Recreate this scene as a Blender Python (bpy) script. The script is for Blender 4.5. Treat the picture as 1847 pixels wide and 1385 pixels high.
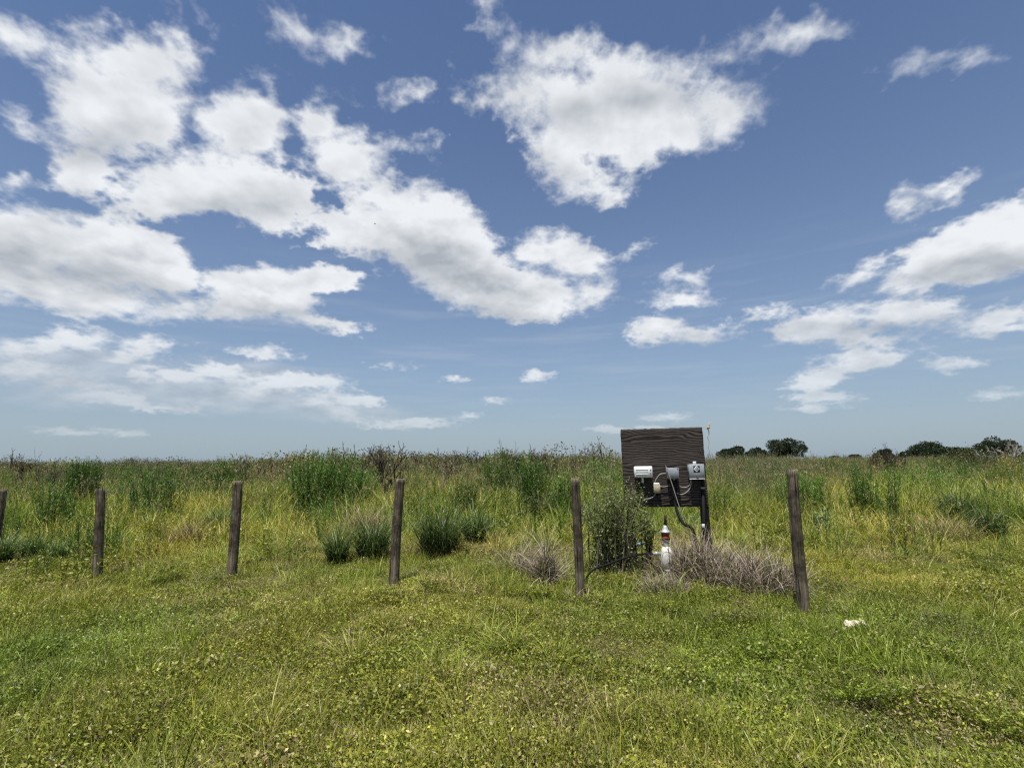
import bpy, math, random
import numpy as np
from mathutils import Vector, Matrix, Euler

# ------------------------------------------------------------------ scene reset
for o in list(bpy.data.objects):
    bpy.data.objects.remove(o, do_unlink=True)
S = bpy.context.scene
COL = S.collection
R = math.radians

# ------------------------------------------------------------------ camera
CAM_H = 1.5
F_PX, W_PX, CX, CY = 900.0, 1847.0, 923.5, 692.5
PITCH = math.atan2(139.9, F_PX)
ROLL = math.radians(0.63)       # the phone was held slightly off level: the horizon drops to the left
cam_d = bpy.data.cameras.new('camera')
cam_d.sensor_width = 36.0
cam_d.lens = 36.0 * F_PX / W_PX
cam_d.clip_start = 0.05
cam_d.clip_end = 12000.0
cam = bpy.data.objects.new('camera', cam_d)
COL.objects.link(cam)
cam.location = (0, 0, CAM_H)
cam.rotation_euler = (Matrix.Rotation(math.pi / 2 + PITCH, 4, 'X') @ Matrix.Rotation(-ROLL, 4, 'Z')).to_euler()
S.camera = cam

# ------------------------------------------------------------------ render / exposure
S.render.engine = 'CYCLES'
S.view_settings.view_transform = 'Standard'
S.view_settings.look = 'None'
S.view_settings.exposure = 0.45
S.view_settings.gamma = 1.0
S.cycles.use_denoising = False
S.cycles.use_adaptive_sampling = True
S.cycles.adaptive_threshold = 0.02
S.cycles.max_bounces = 4
S.cycles.diffuse_bounces = 2
S.cycles.glossy_bounces = 2
S.cycles.transmission_bounces = 2
S.cycles.transparent_max_bounces = 4
S.cycles.caustics_reflective = False
S.cycles.caustics_refractive = False
S.cycles.sample_clamp_indirect = 4.0
S.cycles.filter_width = 1.3

# sun: almost overhead, behind the camera and a little to the left
SUN_EL = R(72.0)
SUN_AZ = R(202.0)          # compass style: 0 = +Y, clockwise; 202 = behind, slightly left
sun_dir = Vector((math.sin(SUN_AZ) * math.cos(SUN_EL), math.cos(SUN_AZ) * math.cos(SUN_EL), math.sin(SUN_EL)))


def ray(px, py):
    """world direction through a pixel of the 1847 x 1385 photograph"""
    x = (px - CX) / F_PX
    y = (CY - py) / F_PX
    x, y = x * math.cos(ROLL) + y * math.sin(ROLL), -x * math.sin(ROLL) + y * math.cos(ROLL)
    c, s = math.cos(PITCH), math.sin(PITCH)
    return Vector((x, c - y * s, s + y * c))


def hz(px):
    """photo row of the horizon in a column"""
    return CY + 139.9 - math.tan(ROLL) * (px - CX)


def azel(px, py):
    d = ray(px, py).normalized()
    return np.array((math.degrees(math.atan2(d.x, d.y)), math.degrees(math.asin(d.z))))


# ------------------------------------------------------------------ sky
world = bpy.data.worlds.new('World')
S.world = world
world.use_nodes = True
wn, wl = world.node_tree.nodes, world.node_tree.links
wn.clear()


class NT:
    """tiny helper around a node tree"""
    def __init__(self, nt):
        self.n, self.l = nt.nodes, nt.links

    def put(self, node, i, v):
        if hasattr(v, 'is_output'):
            self.l.new(v, node.inputs[i])
        elif v is not None:
            node.inputs[i].default_value = v

    def math(self, op, a, b=None, c=None, clamp=False):
        m = self.n.new('ShaderNodeMath'); m.operation = op; m.use_clamp = clamp
        self.put(m, 0, a); self.put(m, 1, b); self.put(m, 2, c)
        return m.outputs[0]

    def vmath(self, op, a, b=None, scale=None):
        m = self.n.new('ShaderNodeVectorMath'); m.operation = op
        self.put(m, 0, a); self.put(m, 1, b)
        if scale is not None:
            self.put(m, 3, scale)
        return m.outputs['Value'] if op in ('LENGTH', 'DOT_PRODUCT') else m.outputs[0]

    def noise(self, vec, scale, detail=4.0, rough=0.55, lac=2.0, dist=0.0, col=False):
        m = self.n.new('ShaderNodeTexNoise')
        self.put(m, 'Vector', vec); self.put(m, 'Scale', scale); self.put(m, 'Detail', detail)
        self.put(m, 'Roughness', rough); self.put(m, 'Lacunarity', lac); self.put(m, 'Distortion', dist)
        return m.outputs['Color' if col else 'Fac']

    def ramp(self, v, a, b, c=0.0, d=1.0, smooth=True):
        m = self.n.new('ShaderNodeMapRange')
        m.interpolation_type = 'SMOOTHSTEP' if smooth else 'LINEAR'
        for i, q in enumerate((v, a, b, c, d)):
            self.put(m, i, q)
        return m.outputs[0]

    def mix(self, f, a, b, mode='MIX'):
        m = self.n.new('ShaderNodeMix'); m.data_type = 'RGBA'; m.blend_type = mode
        self.put(m, 0, f); self.put(m, 6, a); self.put(m, 7, b)
        return m.outputs[2]

    def comb(self, x, y, z):
        m = self.n.new('ShaderNodeCombineXYZ')
        self.put(m, 0, x); self.put(m, 1, y); self.put(m, 2, z)
        return m.outputs[0]

    def sep(self, v):
        m = self.n.new('ShaderNodeSeparateXYZ'); self.put(m, 0, v)
        return m.outputs


# ---- cumulus: a procedural cover map over directions of the sky (azimuth, elevation)
_prm = np.random.RandomState(7).permutation(1024)
_grd = np.random.RandomState(8).rand(1024) * 2 * np.pi
_gx, _gy = np.cos(_grd).astype(np.float32), np.sin(_grd).astype(np.float32)


def perlin(x, y, seed=0):
    xi, yi = np.floor(x).astype(np.int32), np.floor(y).astype(np.int32)
    xf, yf = (x - xi).astype(np.float32), (y - yi).astype(np.float32)
    u = xf * xf * xf * (xf * (xf * 6 - 15) + 10)
    v = yf * yf * yf * (yf * (yf * 6 - 15) + 10)

    def g(ix, iy, fx, fy):
        h = _prm[(_prm[(ix + seed * 57) & 1023] + iy) & 1023]
        return _gx[h] * fx + _gy[h] * fy
    a = g(xi, yi, xf, yf); b = g(xi + 1, yi, xf - 1, yf)
    c = g(xi, yi + 1, xf, yf - 1); d = g(xi + 1, yi + 1, xf - 1, yf - 1)
    return (a + u * (b - a)) * (1 - v) + (c + u * (d - c)) * v


def fbm(x, y, octv, rough=0.5, seed=0):
    t, am, tot = 0.0, 1.0, 0.0
    for i in range(octv):
        t = t + am * perlin(x * 2 ** i + 13.7 * i, y * 2 ** i - 7.3 * i, seed + i)
        tot += am
        am *= rough
    return t / tot * 1.6


def billow(x, y, octv, rough=0.5, seed=0):
    t, am, tot = 0.0, 1.0, 0.0
    for i in range(octv):
        t = t + am * (np.abs(perlin(x * 2 ** i + 3.1 * i, y * 2 ** i + 9.9 * i, seed + i)) * 2.4 - 0.55)
        tot += am
        am *= rough
    return -t / tot


def sstep(x, a, b):
    t = np.clip((x - a) / (b - a), 0, 1)
    return t * t * (3 - 2 * t)


def cloud_cover(az, el):
    """opacity and greyness of the cumulus for arrays of azimuth / elevation in degrees"""
    a, e = np.radians(az), np.radians(np.maximum(el, 0))
    dz = np.sin(e) + 0.33
    X, Y = np.sin(a) * np.cos(e) / dz, np.cos(a) * np.cos(e) / dz
    amp = 0.34 + 0.058 * np.maximum(el, 0)

    def field(blobs, U, V, k):
        acc = np.zeros_like(U)
        for (bx, by, rx, ry, rot) in blobs:
            c = azel(bx, by)
            cr, sr = math.cos(R(rot)), math.sin(R(rot))
            va = azel(bx + rx * cr, by + rx * sr) - c
            vb = azel(bx - ry * sr, by + ry * cr) - c
            la, lb = float(np.hypot(*va)), float(np.hypot(*vb))
            th = math.atan2(va[1], va[0])
            du, dv = U - c[0], V - c[1]
            lu = (du * math.cos(th) + dv * math.sin(th)) / la
            lv = (-du * math.sin(th) + dv * math.cos(th)) / lb
            r = min(la, lb)
            acc += np.exp(np.clip(k * (r - r * np.sqrt(lu * lu + lv * lv)), -60, 40))
        return np.log(acc + 1e-24) / k

    def density(azs, els):
        w1x, w1y = fbm(X * 6, Y * 6, 3, 0.5, 1), fbm(X * 6, Y * 6, 3, 0.5, 21)
        w2x, w2y = fbm(X * 21, Y * 21, 4, 0.55, 41), fbm(X * 21, Y * 21, 4, 0.55, 61)
        U = azs + amp * (0.70 * w1x + 0.42 * w2x)
        V = els + amp * (0.55 * w1y + 0.38 * w2y)
        return field(CLOUDS, U, V, 3.2)

    D = density(az, el)
    gen = np.minimum(fbm(X * 3.1, Y * 3.1, 4, 0.45, 90) * 13.0 - 2.6, 3.0)
    outside = np.maximum(sstep(np.abs(az), 46, 60), sstep(el, 40.0, 54.0))
    D = np.maximum(D, gen - 9 * (1 - outside))
    puff = billow(X * 11, Y * 11, 6, 0.56, 5)
    wisp = fbm(X * 8, Y * 8, 7, 0.6, 33)
    fine = fbm(X * 38, Y * 38, 5, 0.6, 70)
    rough_ = amp * (0.66 * puff + 0.48 * wisp + 0.28 * fine) + 0.02 * amp
    raw = D + rough_
    # how much cloud stands over this spot: tops stay bright, what lies under them turns grey
    rise = 1.1 + 0.035 * np.maximum(el, 0)
    above = (density(az, el + rise) + rough_) / amp
    ragged = 0.5 + 0.5 * np.clip(fbm(X * 3.2, Y * 3.2, 3, 0.5, 77) * 2.2, -1, 1)      # crisp here, frayed there
    alpha = sstep(raw / amp, -0.08 - 0.22 * ragged, 0.36 + 0.66 * ragged)
    # undersides: soft grey cores; tops and rims catch the sun
    Ug = az + amp * (1.1 * fbm(X * 5, Y * 5, 4, 0.5, 15))
    Vg = el + amp * (0.9 * fbm(X * 5, Y * 5, 4, 0.5, 18))
    core = sstep(field(GREYS, Ug, Vg, 1.2) / amp, -0.9, 0.9)
    core = core + (sstep(D / amp, 0.4, 1.6) * 0.8 - core) * outside
    bank = 0.62 * sstep((field(BANK, az + amp * 0.8 * fbm(X * 6, Y * 6, 4, 0.5, 3), el + amp * 0.6 * fbm(X * 6, Y * 6, 4, 0.5, 9), 2.0) + 0.6 * rough_) / amp, -0.3, 1.5)
    cap = sstep(field(CAPS, az + amp * 0.6 * fbm(X * 16, Y * 16, 3, 0.5, 25), el + amp * 0.5 * fbm(X * 16, Y * 16, 3, 0.5, 28), 2.0) / amp, -0.45, 0.5)
    up = 0.012
    relief = (fbm(X * 8, Y * 8, 4, 0.5, 33) - fbm(X * 8, (Y - up * 4) * 8, 4, 0.5, 33))
    relief2 = billow(X * 8, Y * 8, 4, 0.5, 5) - billow(X * 8 + 0.04, (Y - up * 1.5) * 8, 4, 0.5, 5)
    thick = sstep(raw / amp, 0.2, 2.6)
    g = 0.52 * core + 0.30 * sstep(above, 0.0, 2.2) * (1 - 0.5 * outside) + 0.05 * thick + 0.40 * relief + 0.34 * relief2 * thick + 0.06 * (1 - alpha) + 0.14 * fbm(X * 4, Y * 4, 4, 0.5, 52)
    g = np.clip(g * (1 - 0.55 * cap) + 0.03, 0, 1)
    tot = alpha + (1 - alpha) * bank
    g = (g * alpha + (1 - alpha) * bank * np.clip(0.62 + 0.5 * relief, 0, 1)) / np.maximum(tot, 1e-4)
    return tot, g


def build_sky():
    W, H = 4096, 2048
    buf = np.zeros((H, W, 4), np.float32)
    buf[..., 3] = 1
    # whole upper dome, coarse
    cw, ch = W // 8, H // 16
    az = (np.arange(cw) + 0.5) / cw * 360 - 90
    az = np.where(az > 180, az - 360, az)
    el = (np.arange(ch) + 0.5) / ch * 90
    A, E = np.meshgrid(az, el)
    al, gr = cloud_cover(A, E)
    buf[H // 2:, :, 0] = np.kron(al, np.ones((8, 8)))
    buf[H // 2:, :, 1] = np.kron(gr, np.ones((8, 8)))
    # the quarter that the camera looks at, in full detail
    i0, i1 = int((90 - 62) / 360 * W), int((90 + 62) / 360 * W)
    j1 = H // 2 + int(56 / 180 * H)
    az = (np.arange(i0, i1) + 0.5) / W * 360 - 90
    el = (np.arange(H // 2, j1) + 0.5 - H // 2) / H * 180
    A, E = np.meshgrid(az, el)
    al, gr = cloud_cover(A, E)
    buf[H // 2:j1, i0:i1, 0] = al
    buf[H // 2:j1, i0:i1, 1] = gr
    img = bpy.data.images.new('cloud_cover', W, H, alpha=False, float_buffer=False, is_data=True)
    img.pixels.foreach_set(buf.ravel())
    img.update()
    img.pack()

    T = NT(world.node_tree)
    n = T.n
    out = n.new('ShaderNodeOutputWorld')
    bg = n.new('ShaderNodeBackground')
    T.l.new(bg.outputs[0], out.inputs[0])
    bg.inputs[1].default_value = 0.0735
    sky = n.new('ShaderNodeTexSky'); sky.sky_type = 'NISHITA'
    sky.sun_disc = False
    sky.sun_elevation = SUN_EL
    sky.sun_rotation = SUN_AZ
    sky.altitude = 0.0
    sky.air_density = SKY_AIR
    sky.dust_density = SKY_DUST
    sky.ozone_density = SKY_OZONE
    tc = n.new('ShaderNodeTexCoord')
    d = tc.outputs['Generated']
    dx, dy, dz = T.sep(d)
    el = T.math('MULTIPLY', T.math('ARCSINE', dz), 57.29578)
    elc = T.math('MAXIMUM', el, 0.0)
    # the clear sky, toned like a phone picture of humid summer air
    skyc = T.mix(1.0, sky.outputs[0], (*SKY_TINT, 1), 'MULTIPLY')
    skyc = T.mix(T.math('MULTIPLY', T.math('POWER', 2.71828, T.math('MULTIPLY', elc, -0.075)), SKY_HAZE), skyc, (*HAZE_COL, 1))
    env = n.new('ShaderNodeTexEnvironment'); env.image = img; env.interpolation = 'Linear'
    T.l.new(d, env.inputs[0])
    sepc = n.new('ShaderNodeSeparateColor')
    T.l.new(env.outputs[0], sepc.inputs[0])
    cc = T.mix(sepc.outputs[1], (*[v * 10 for v in CLOUD_WHITE], 1), (*[v * 10 for v in CLOUD_GREY], 1))
    # distance takes the contrast out of the low clouds
    cc = T.mix(T.ramp(elc, 0.5, 15.0, 0.50, 0.0, False), cc, skyc)
    alpha = T.math('MULTIPLY', sepc.outputs[0], T.ramp(elc, 0.0, 8.0, 0.35, 0.97))
    # thin veil of cirrus low in the sky
    pv = T.comb(T.math('MULTIPLY', T.math('ARCTAN2', dx, dy), 2.0), T.math('MULTIPLY', el, 0.35), 0.0)
    veil = T.math('MULTIPLY', T.ramp(T.noise(pv, 1.6, 3.0, 0.55), 0.45, 0.75),
                  T.math('MULTIPLY', T.ramp(el, 2.0, 9.0), T.ramp(el, 26.0, 14.0)))
    col = T.mix(T.math('MULTIPLY', veil, 0.18), skyc, (5.6, 6.1, 6.6, 1))
    col = T.mix(alpha, col, cc)
    T.l.new(col, bg.inputs[0])


SKY_AIR, SKY_DUST, SKY_OZONE = 1.0, 0.0, 3.0
SKY_TINT = (1.0, 1.01, 1.10)
SKY_HAZE = 1.0
HAZE_COL = (3.2, 4.05, 4.75)
CLOUD_WHITE = (0.87, 0.895, 0.92)
CLOUD_GREY = (0.41, 0.445, 0.49)
# cumulus as seen: centre x, y, half axes, tilt (all turned into directions of the sky)
CLOUDS = [
    (215, 205, 118, 78, -8), (150, 310, 52, 42, 10), (285, 215, 60, 60, 0), (88, 190, 22, 16, 0),
    (445, 225, 72, 75, 0), (395, 330, 165, 58, -6), (520, 350, 58, 44, 10), (475, 393, 60, 26, 15), (300, 350, 80, 42, -10),
    (572, 222, 48, 34, 30), (635, 285, 82, 48, 25),
    (730, 268, 30, 14, 0), (769, 237, 14, 11, 0), (766, 176, 34, 9, 0),
    (700, 372, 95, 36, 15), (690, 420, 125, 44, 6), (800, 445, 125, 80, 30), (890, 515, 150, 58, 10), (950, 550, 85, 30, 8),
    (1030, 460, 78, 40, 18), (620, 430, 58, 22, -6), (810, 370, 60, 28, 30), (965, 455, 40, 30, 0),
    (1075, 530, 42, 24, -20),
    (1080, 190, 240, 70, 0), (1010, 262, 105, 55, 30), (1060, 338, 68, 34, 5), (1215, 235, 105, 50, -22), (1300, 200, 62, 45, -30),
    (1110, 262, 80, 48, 10), (1140, 447, 21, 9, -15),
    (1235, 500, 40, 16, -5), (1228, 541, 46, 14, 0),
    (1190, 590, 50, 20, 10), (1265, 605, 54, 17, -3), (1165, 608, 34, 14, 0),
    (1632, 368, 34, 24, -55), (1702, 345, 52, 22, -25),
    (1545, 495, 40, 14, -18),
    (1745, 435, 125, 46, -18), (1710, 480, 130, 40, -6), (1825, 425, 75, 60, 0), (1625, 508, 55, 14, -5),
    (1475, 588, 102, 28, -10), (1640, 563, 100, 28, -5), (1555, 612, 70, 14, 0), (1795, 580, 75, 24, -10),
    (1560, 648, 84, 20, -5), (1475, 684, 55, 20, -10), (1480, 715, 58, 9, 0), (1465, 738, 45, 6, 0),
    (60, 430, 95, 62, 28), (40, 500, 115, 50, 0), (220, 462, 118, 66, 12), (150, 535, 135, 34, 6), (300, 490, 60, 46, 10),
    (475, 525, 105, 44, 6), (575, 508, 82, 24, -6), (315, 562, 76, 14, -6), (565, 575, 80, 16, 14), (430, 548, 90, 26, -5),
    (140, 612, 50, 20, 0), (35, 628, 48, 18, 8), (95, 622, 26, 15, 0), (262, 624, 44, 18, 0), (218, 644, 30, 12, 0), (470, 634, 58, 11, 4), (325, 680, 34, 14, 0), (262, 677, 26, 11, 0),
    (400, 668, 48, 16, 0), (560, 688, 62, 15, 4), (485, 690, 70, 13, 0), (165, 714, 56, 12, 0), (228, 719, 32, 10, 10), (455, 712, 46, 12, 0), (648, 720, 40, 14, 8), (570, 724, 34, 12, -15),
    (615, 745, 40, 12, 15), (762, 763, 50, 9, 0), (50, 668, 70, 13, 0), (120, 690, 60, 10, 0), (320, 735, 50, 9, 0), (700, 768, 30, 6, 0), (1395, 565, 46, 10, -8),
    (973, 677, 28, 10, 0), (700, 659, 24, 4, 0), (813, 685, 20, 5, 0), (886, 722, 18, 4, 0), (848, 750, 15, 6, 0),
    (1730, 660, 46, 11, 0), (1800, 710, 46, 8, 0), (1200, 752, 44, 8, 0), (1120, 775, 70, 7, 0), (232, 783, 26, 6, 0), (120, 779, 52, 7, 0),
    (230, 110, 125, 62, -12), (1090, 120, 190, 46, 6), (560, 60, 60, 22, 10), (1420, 70, 80, 26, -15), (1700, 110, 52, 15, -10), (40, 60, 70, 34, 10),
    (40, 328, 30, 12, 0), (50, 235, 40, 9, 25), (530, 196, 30, 14, 30),
]
GREYS = [
    (60, 478, 95, 34, 8), (770, 468, 110, 32, 14), (850, 500, 70, 18, 10), (1080, 190, 170, 30, 0), (190, 260, 50, 26, -10), (380, 385, 120, 16, -6),
    (230, 515, 80, 14, 10), (480, 560, 120, 11, 6), (1790, 490, 90, 18, -4), (1690, 505, 60, 9, 0), (1600, 590, 130, 9, -4), (1480, 607, 70, 7, -4),
    (130, 655, 90, 18, 0), (330, 712, 130, 15, 0), (500, 735, 150, 13, 5), (1570, 668, 70, 7, -3), (60, 690, 100, 14, 0), (1230, 615, 60, 6, 0), (930, 570, 70, 9, 8),
]
BANK = [(40, 645, 90, 34, 5), (150, 660, 150, 44, 0), (130, 715, 120, 22, 0), (480, 678, 135, 30, 8), (320, 694, 130, 30, 0), (420, 722, 215, 30, 2), (630, 742, 110, 24, 8), (700, 762, 90, 12, 4)]
CAPS = [
    (140, 603, 42, 13, 0), (42, 622, 40, 13, 8), (100, 610, 20, 10, 0), (258, 624, 40, 12, 0), (226, 640, 18, 7, 0), (470, 631, 50, 8, 4), (325, 674, 26, 9, 0), (265, 671, 22, 8, 0),
    (395, 664, 40, 11, 0), (560, 685, 52, 11, 4), (490, 684, 60, 7, 0), (170, 708, 50, 8, 0), (225, 716, 28, 7, 10), (455, 706, 40, 8, 0), (645, 716, 34, 10, 8), (570, 717, 24, 7, -15),
    (615, 738, 30, 8, 20), (760, 760, 45, 8, 0), (60, 660, 60, 8, 0), (100, 585, 30, 8, 0),
]
build_sky()
world.cycles.sampling_method = 'MANUAL'
world.cycles.sample_map_resolution = 512

sun_d = bpy.data.lights.new('sun', 'SUN')
sun_d.energy = 5.0
sun_d.angle = R(0.53)
sun_d.color = (1.0, 0.955, 0.88)
sun = bpy.data.objects.new('sun', sun_d)
COL.objects.link(sun)
sun.rotation_euler = sun_dir.to_track_quat('Z', 'Y').to_euler()
sun.location = sun_dir * 60

# ------------------------------------------------------------------ helpers: placing
def at(px, py, dist):
    """point on the ray through a photo pixel, dist metres ahead (measured along +Y)"""
    d = ray(px, py)
    return Vector((0, 0, CAM_H)) + d * (dist / d.y)


_lat = np.random.RandomState(11).rand(8, 128, 128).astype(np.float32)


def vnoise(x, y, size, seed=0):
    """smooth value noise 0..1, feature size in metres"""
    x, y = np.asarray(x, float) / size + 40.3, np.asarray(y, float) / size + 17.9
    xi, yi = np.floor(x).astype(int), np.floor(y).astype(int)
    u, v = x - xi, y - yi
    u, v = u * u * (3 - 2 * u), v * v * (3 - 2 * v)
    L = _lat[seed % 8]
    g = lambda i, j: L[i % 128, j % 128]
    return (g(xi, yi) * (1 - u) + g(xi + 1, yi) * u) * (1 - v) + (g(xi, yi + 1) * (1 - u) + g(xi + 1, yi + 1) * u) * v


def ground_z(x, y):
    x, y = np.asarray(x, float), np.asarray(y, float)
    z = 0.11 * (vnoise(x, y, 3.1, 1) - 0.5) + 0.05 * (vnoise(x, y, 1.0, 2) - 0.5) + 0.02 * (vnoise(x, y, 0.4, 4) - 0.5)
    z = z + 0.25 * (vnoise(x, y, 22.0, 3) - 0.5) * np.clip((y - 8) / 20, 0, 1)
    return z


def col_of(p):
    """photo column in which a world point shows"""
    d = Vector(p) - Vector((0, 0, CAM_H))
    c, s_ = math.cos(PITCH), math.sin(PITCH)
    f, u = d.y * c + d.z * s_, d.z * c - d.y * s_
    return CX + F_PX * (d.x / f * math.cos(ROLL) - u / f * math.sin(ROLL))


def on_ground(px, dist, dz=0.0, mid=0.3):
    """ground point at a distance whose plant (seen at mid height) stands in a photo column"""
    x = at(px, hz(px), dist).x
    for _ in range(4):
        x += (px - col_of((x, dist, mid))) * dist / F_PX
    return Vector((x, dist, float(ground_z(x, dist)) + dz))


def ground_px(px, py):
    d = ray(px, py)
    t = -CAM_H / d.z
    return Vector((d.x * t, d.y * t, 0))


# ------------------------------------------------------------------ helpers: objects
def tag(o, label=None, cat=None, group=None, kind=None):
    if label: o['label'] = label
    if cat: o['category'] = cat
    if group: o['group'] = group
    if kind: o['kind'] = kind
    return o


def empty(name, loc, rot=(0, 0, 0)):
    o = bpy.data.objects.new(name, None)
    o.empty_display_size = 0.1
    COL.objects.link(o)
    o.location = loc
    o.rotation_euler = rot
    return o


class MB:
    """collects numpy geometry and links it as one mesh object"""
    def __init__(self):
        self.v, self.f, self.c, self.n = [], [], [], 0

    def add(self, v, faces, col=None):
        v = np.asarray(v, float).reshape(-1, 3)
        for f in faces:
            f = np.asarray(f, int)
            if len(f):
                self.f.append(f + self.n)
        self.v.append(v)
        if col is None:
            col = (1, 1, 1)
        col = np.asarray(col, float)
        if col.ndim == 1:
            col = np.tile(col, (len(v), 1))
        self.c.append(col)
        self.n += len(v)
        return self

    def mesh(self, name, mat, smooth=False):
        me = bpy.data.meshes.new(name)
        v = np.concatenate(self.v)
        me.vertices.add(len(v))
        me.vertices.foreach_set('co', v.astype(np.float32).ravel())
        lt = np.concatenate([np.full(len(f), f.shape[1]) for f in self.f])
        lv = np.concatenate([f.ravel() for f in self.f])
        ls = np.concatenate([[0], np.cumsum(lt)[:-1]])
        me.loops.add(len(lv))
        me.loops.foreach_set('vertex_index', lv.astype(np.int32))
        me.polygons.add(len(lt))
        me.polygons.foreach_set('loop_start', ls.astype(np.int32))
        me.polygons.foreach_set('loop_total', lt.astype(np.int32))
        if smooth:
            me.polygons.foreach_set('use_smooth', np.ones(len(lt), bool))
        ca = me.color_attributes.new('Col', 'FLOAT_COLOR', 'POINT')
        c = np.concatenate(self.c)
        ca.data.foreach_set('color', np.concatenate([c, np.ones((len(c), 1))], 1).astype(np.float32).ravel())
        me.update(calc_edges=True)
        me.validate()
        if mat:
            me.materials.append(mat)
        return me

    def build(self, name, mat, parent=None, smooth=False, loc=None):
        o = bpy.data.objects.new(name, self.mesh(name, mat, smooth))
        COL.objects.link(o)
        if parent is not None:
            o.parent = parent
        if loc is not None:
            o.location = loc
        return o


def tube(mb, pts, rad, k=6, col=(1, 1, 1), caps=True):
    pts = [Vector(p) for p in pts]
    n = len(pts)
    rad = [rad] * n if np.isscalar(rad) else list(rad)
    vs = []
    prev = None
    for i, p in enumerate(pts):
        t = (pts[min(i + 1, n - 1)] - pts[max(i - 1, 0)])
        t = t.normalized() if t.length > 1e-9 else Vector((0, 0, 1))
        if prev is None:
            a = Vector((1, 0, 0)) if abs(t.x) < 0.8 else Vector((0, 1, 0))
            e = (a - t * a.dot(t)).normalized()
        else:
            e = prev - t * prev.dot(t)
            e = e.normalized() if e.length > 1e-6 else t.orthogonal().normalized()
        prev = e
        b = t.cross(e)
        for j in range(k):
            an = 2 * math.pi * j / k
            vs.append(p + (e * math.cos(an) + b * math.sin(an)) * rad[i])
    q = [(i * k + j, i * k + (j + 1) % k, (i + 1) * k + (j + 1) % k, (i + 1) * k + j) for i in range(n - 1) for j in range(k)]
    fs = [np.array(q)]
    if caps:
        fs += [np.array([list(range(k))[::-1]]), np.array([[(n - 1) * k + j for j in range(k)]])]
    mb.add([tuple(v) for v in vs], fs, col)


def bezier(p0, p1, p2, p3, n=16):
    p0, p1, p2, p3 = map(Vector, (p0, p1, p2, p3))
    out = []
    for i in range(n + 1):
        t = i / n
        out.append(p0 * (1 - t) ** 3 + p1 * 3 * t * (1 - t) ** 2 + p2 * 3 * t * t * (1 - t) + p3 * t ** 3)
    return out


def through(pts, n=6):
    """Catmull-Rom through points"""
    P = [Vector(p) for p in pts]
    P = [P[0] * 2 - P[1]] + P + [P[-1] * 2 - P[-2]]
    out = []
    for i in range(1, len(P) - 2):
        for j in range(n):
            t = j / n
            a, b, c, d = P[i - 1], P[i], P[i + 1], P[i + 2]
            out.append(0.5 * ((2 * b) + (c - a) * t + (2 * a - 5 * b + 4 * c - d) * t * t + (3 * b - a - 3 * c + d) * t ** 3))
    out.append(P[-2])
    return out


def rbox(mb, c, s, bev=0.01, M=None, col=(1, 1, 1)):
    """box with bevelled edges: centre, size"""
    x, y, z = [q / 2 for q in s]
    b = min(bev, x * 0.9, y * 0.9, z * 0.9)
    bm_v = []
    for sx in (-1, 1):
        for sy in (-1, 1):
            for sz in (-1, 1):
                bm_v += [(sx * (x - b), sy * (y - b), sz * z), (sx * (x - b), sy * y, sz * (z - b)), (sx * x, sy * (y - b), sz * (z - b))]
    import bmesh
    bm = bmesh.new()
    for v in bm_v:
        bm.verts.new(v)
    bmesh.ops.convex_hull(bm, input=bm.verts)
    bmesh.ops.dissolve_limit(bm, angle_limit=0.01, verts=bm.verts, edges=bm.edges)
    bm.verts.ensure_lookup_table(); bm.verts.index_update()
    vs = [Vector(v.co) + Vector(c) for v in bm.verts]
    if M is not None:
        vs = [M @ v for v in vs]
    by = {}
    for f in bm.faces:
        by.setdefault(len(f.verts), []).append([v.index for v in f.verts])
    bm.free()
    mb.add([tuple(v) for v in vs], [np.array(q) for q in by.values()], col)


def disc_stack(mb, prof, k=20, M=None, col=(1, 1, 1)):
    """lathe: list of (radius, z)"""
    n = len(prof)
    vs = [(r * math.cos(2 * math.pi * j / k), r * math.sin(2 * math.pi * j / k), z) for r, z in prof for j in range(k)]
    if M is not None:
        vs = [tuple(M @ Vector(v)) for v in vs]
    q = [(i * k + j, i * k + (j + 1) % k, (i + 1) * k + (j + 1) % k, (i + 1) * k + j) for i in range(n - 1) for j in range(k)]
    mb.add(vs, [np.array(q), np.array([list(range(k))[::-1]]), np.array([[(n - 1) * k + j for j in range(k)]])], col)


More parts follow.
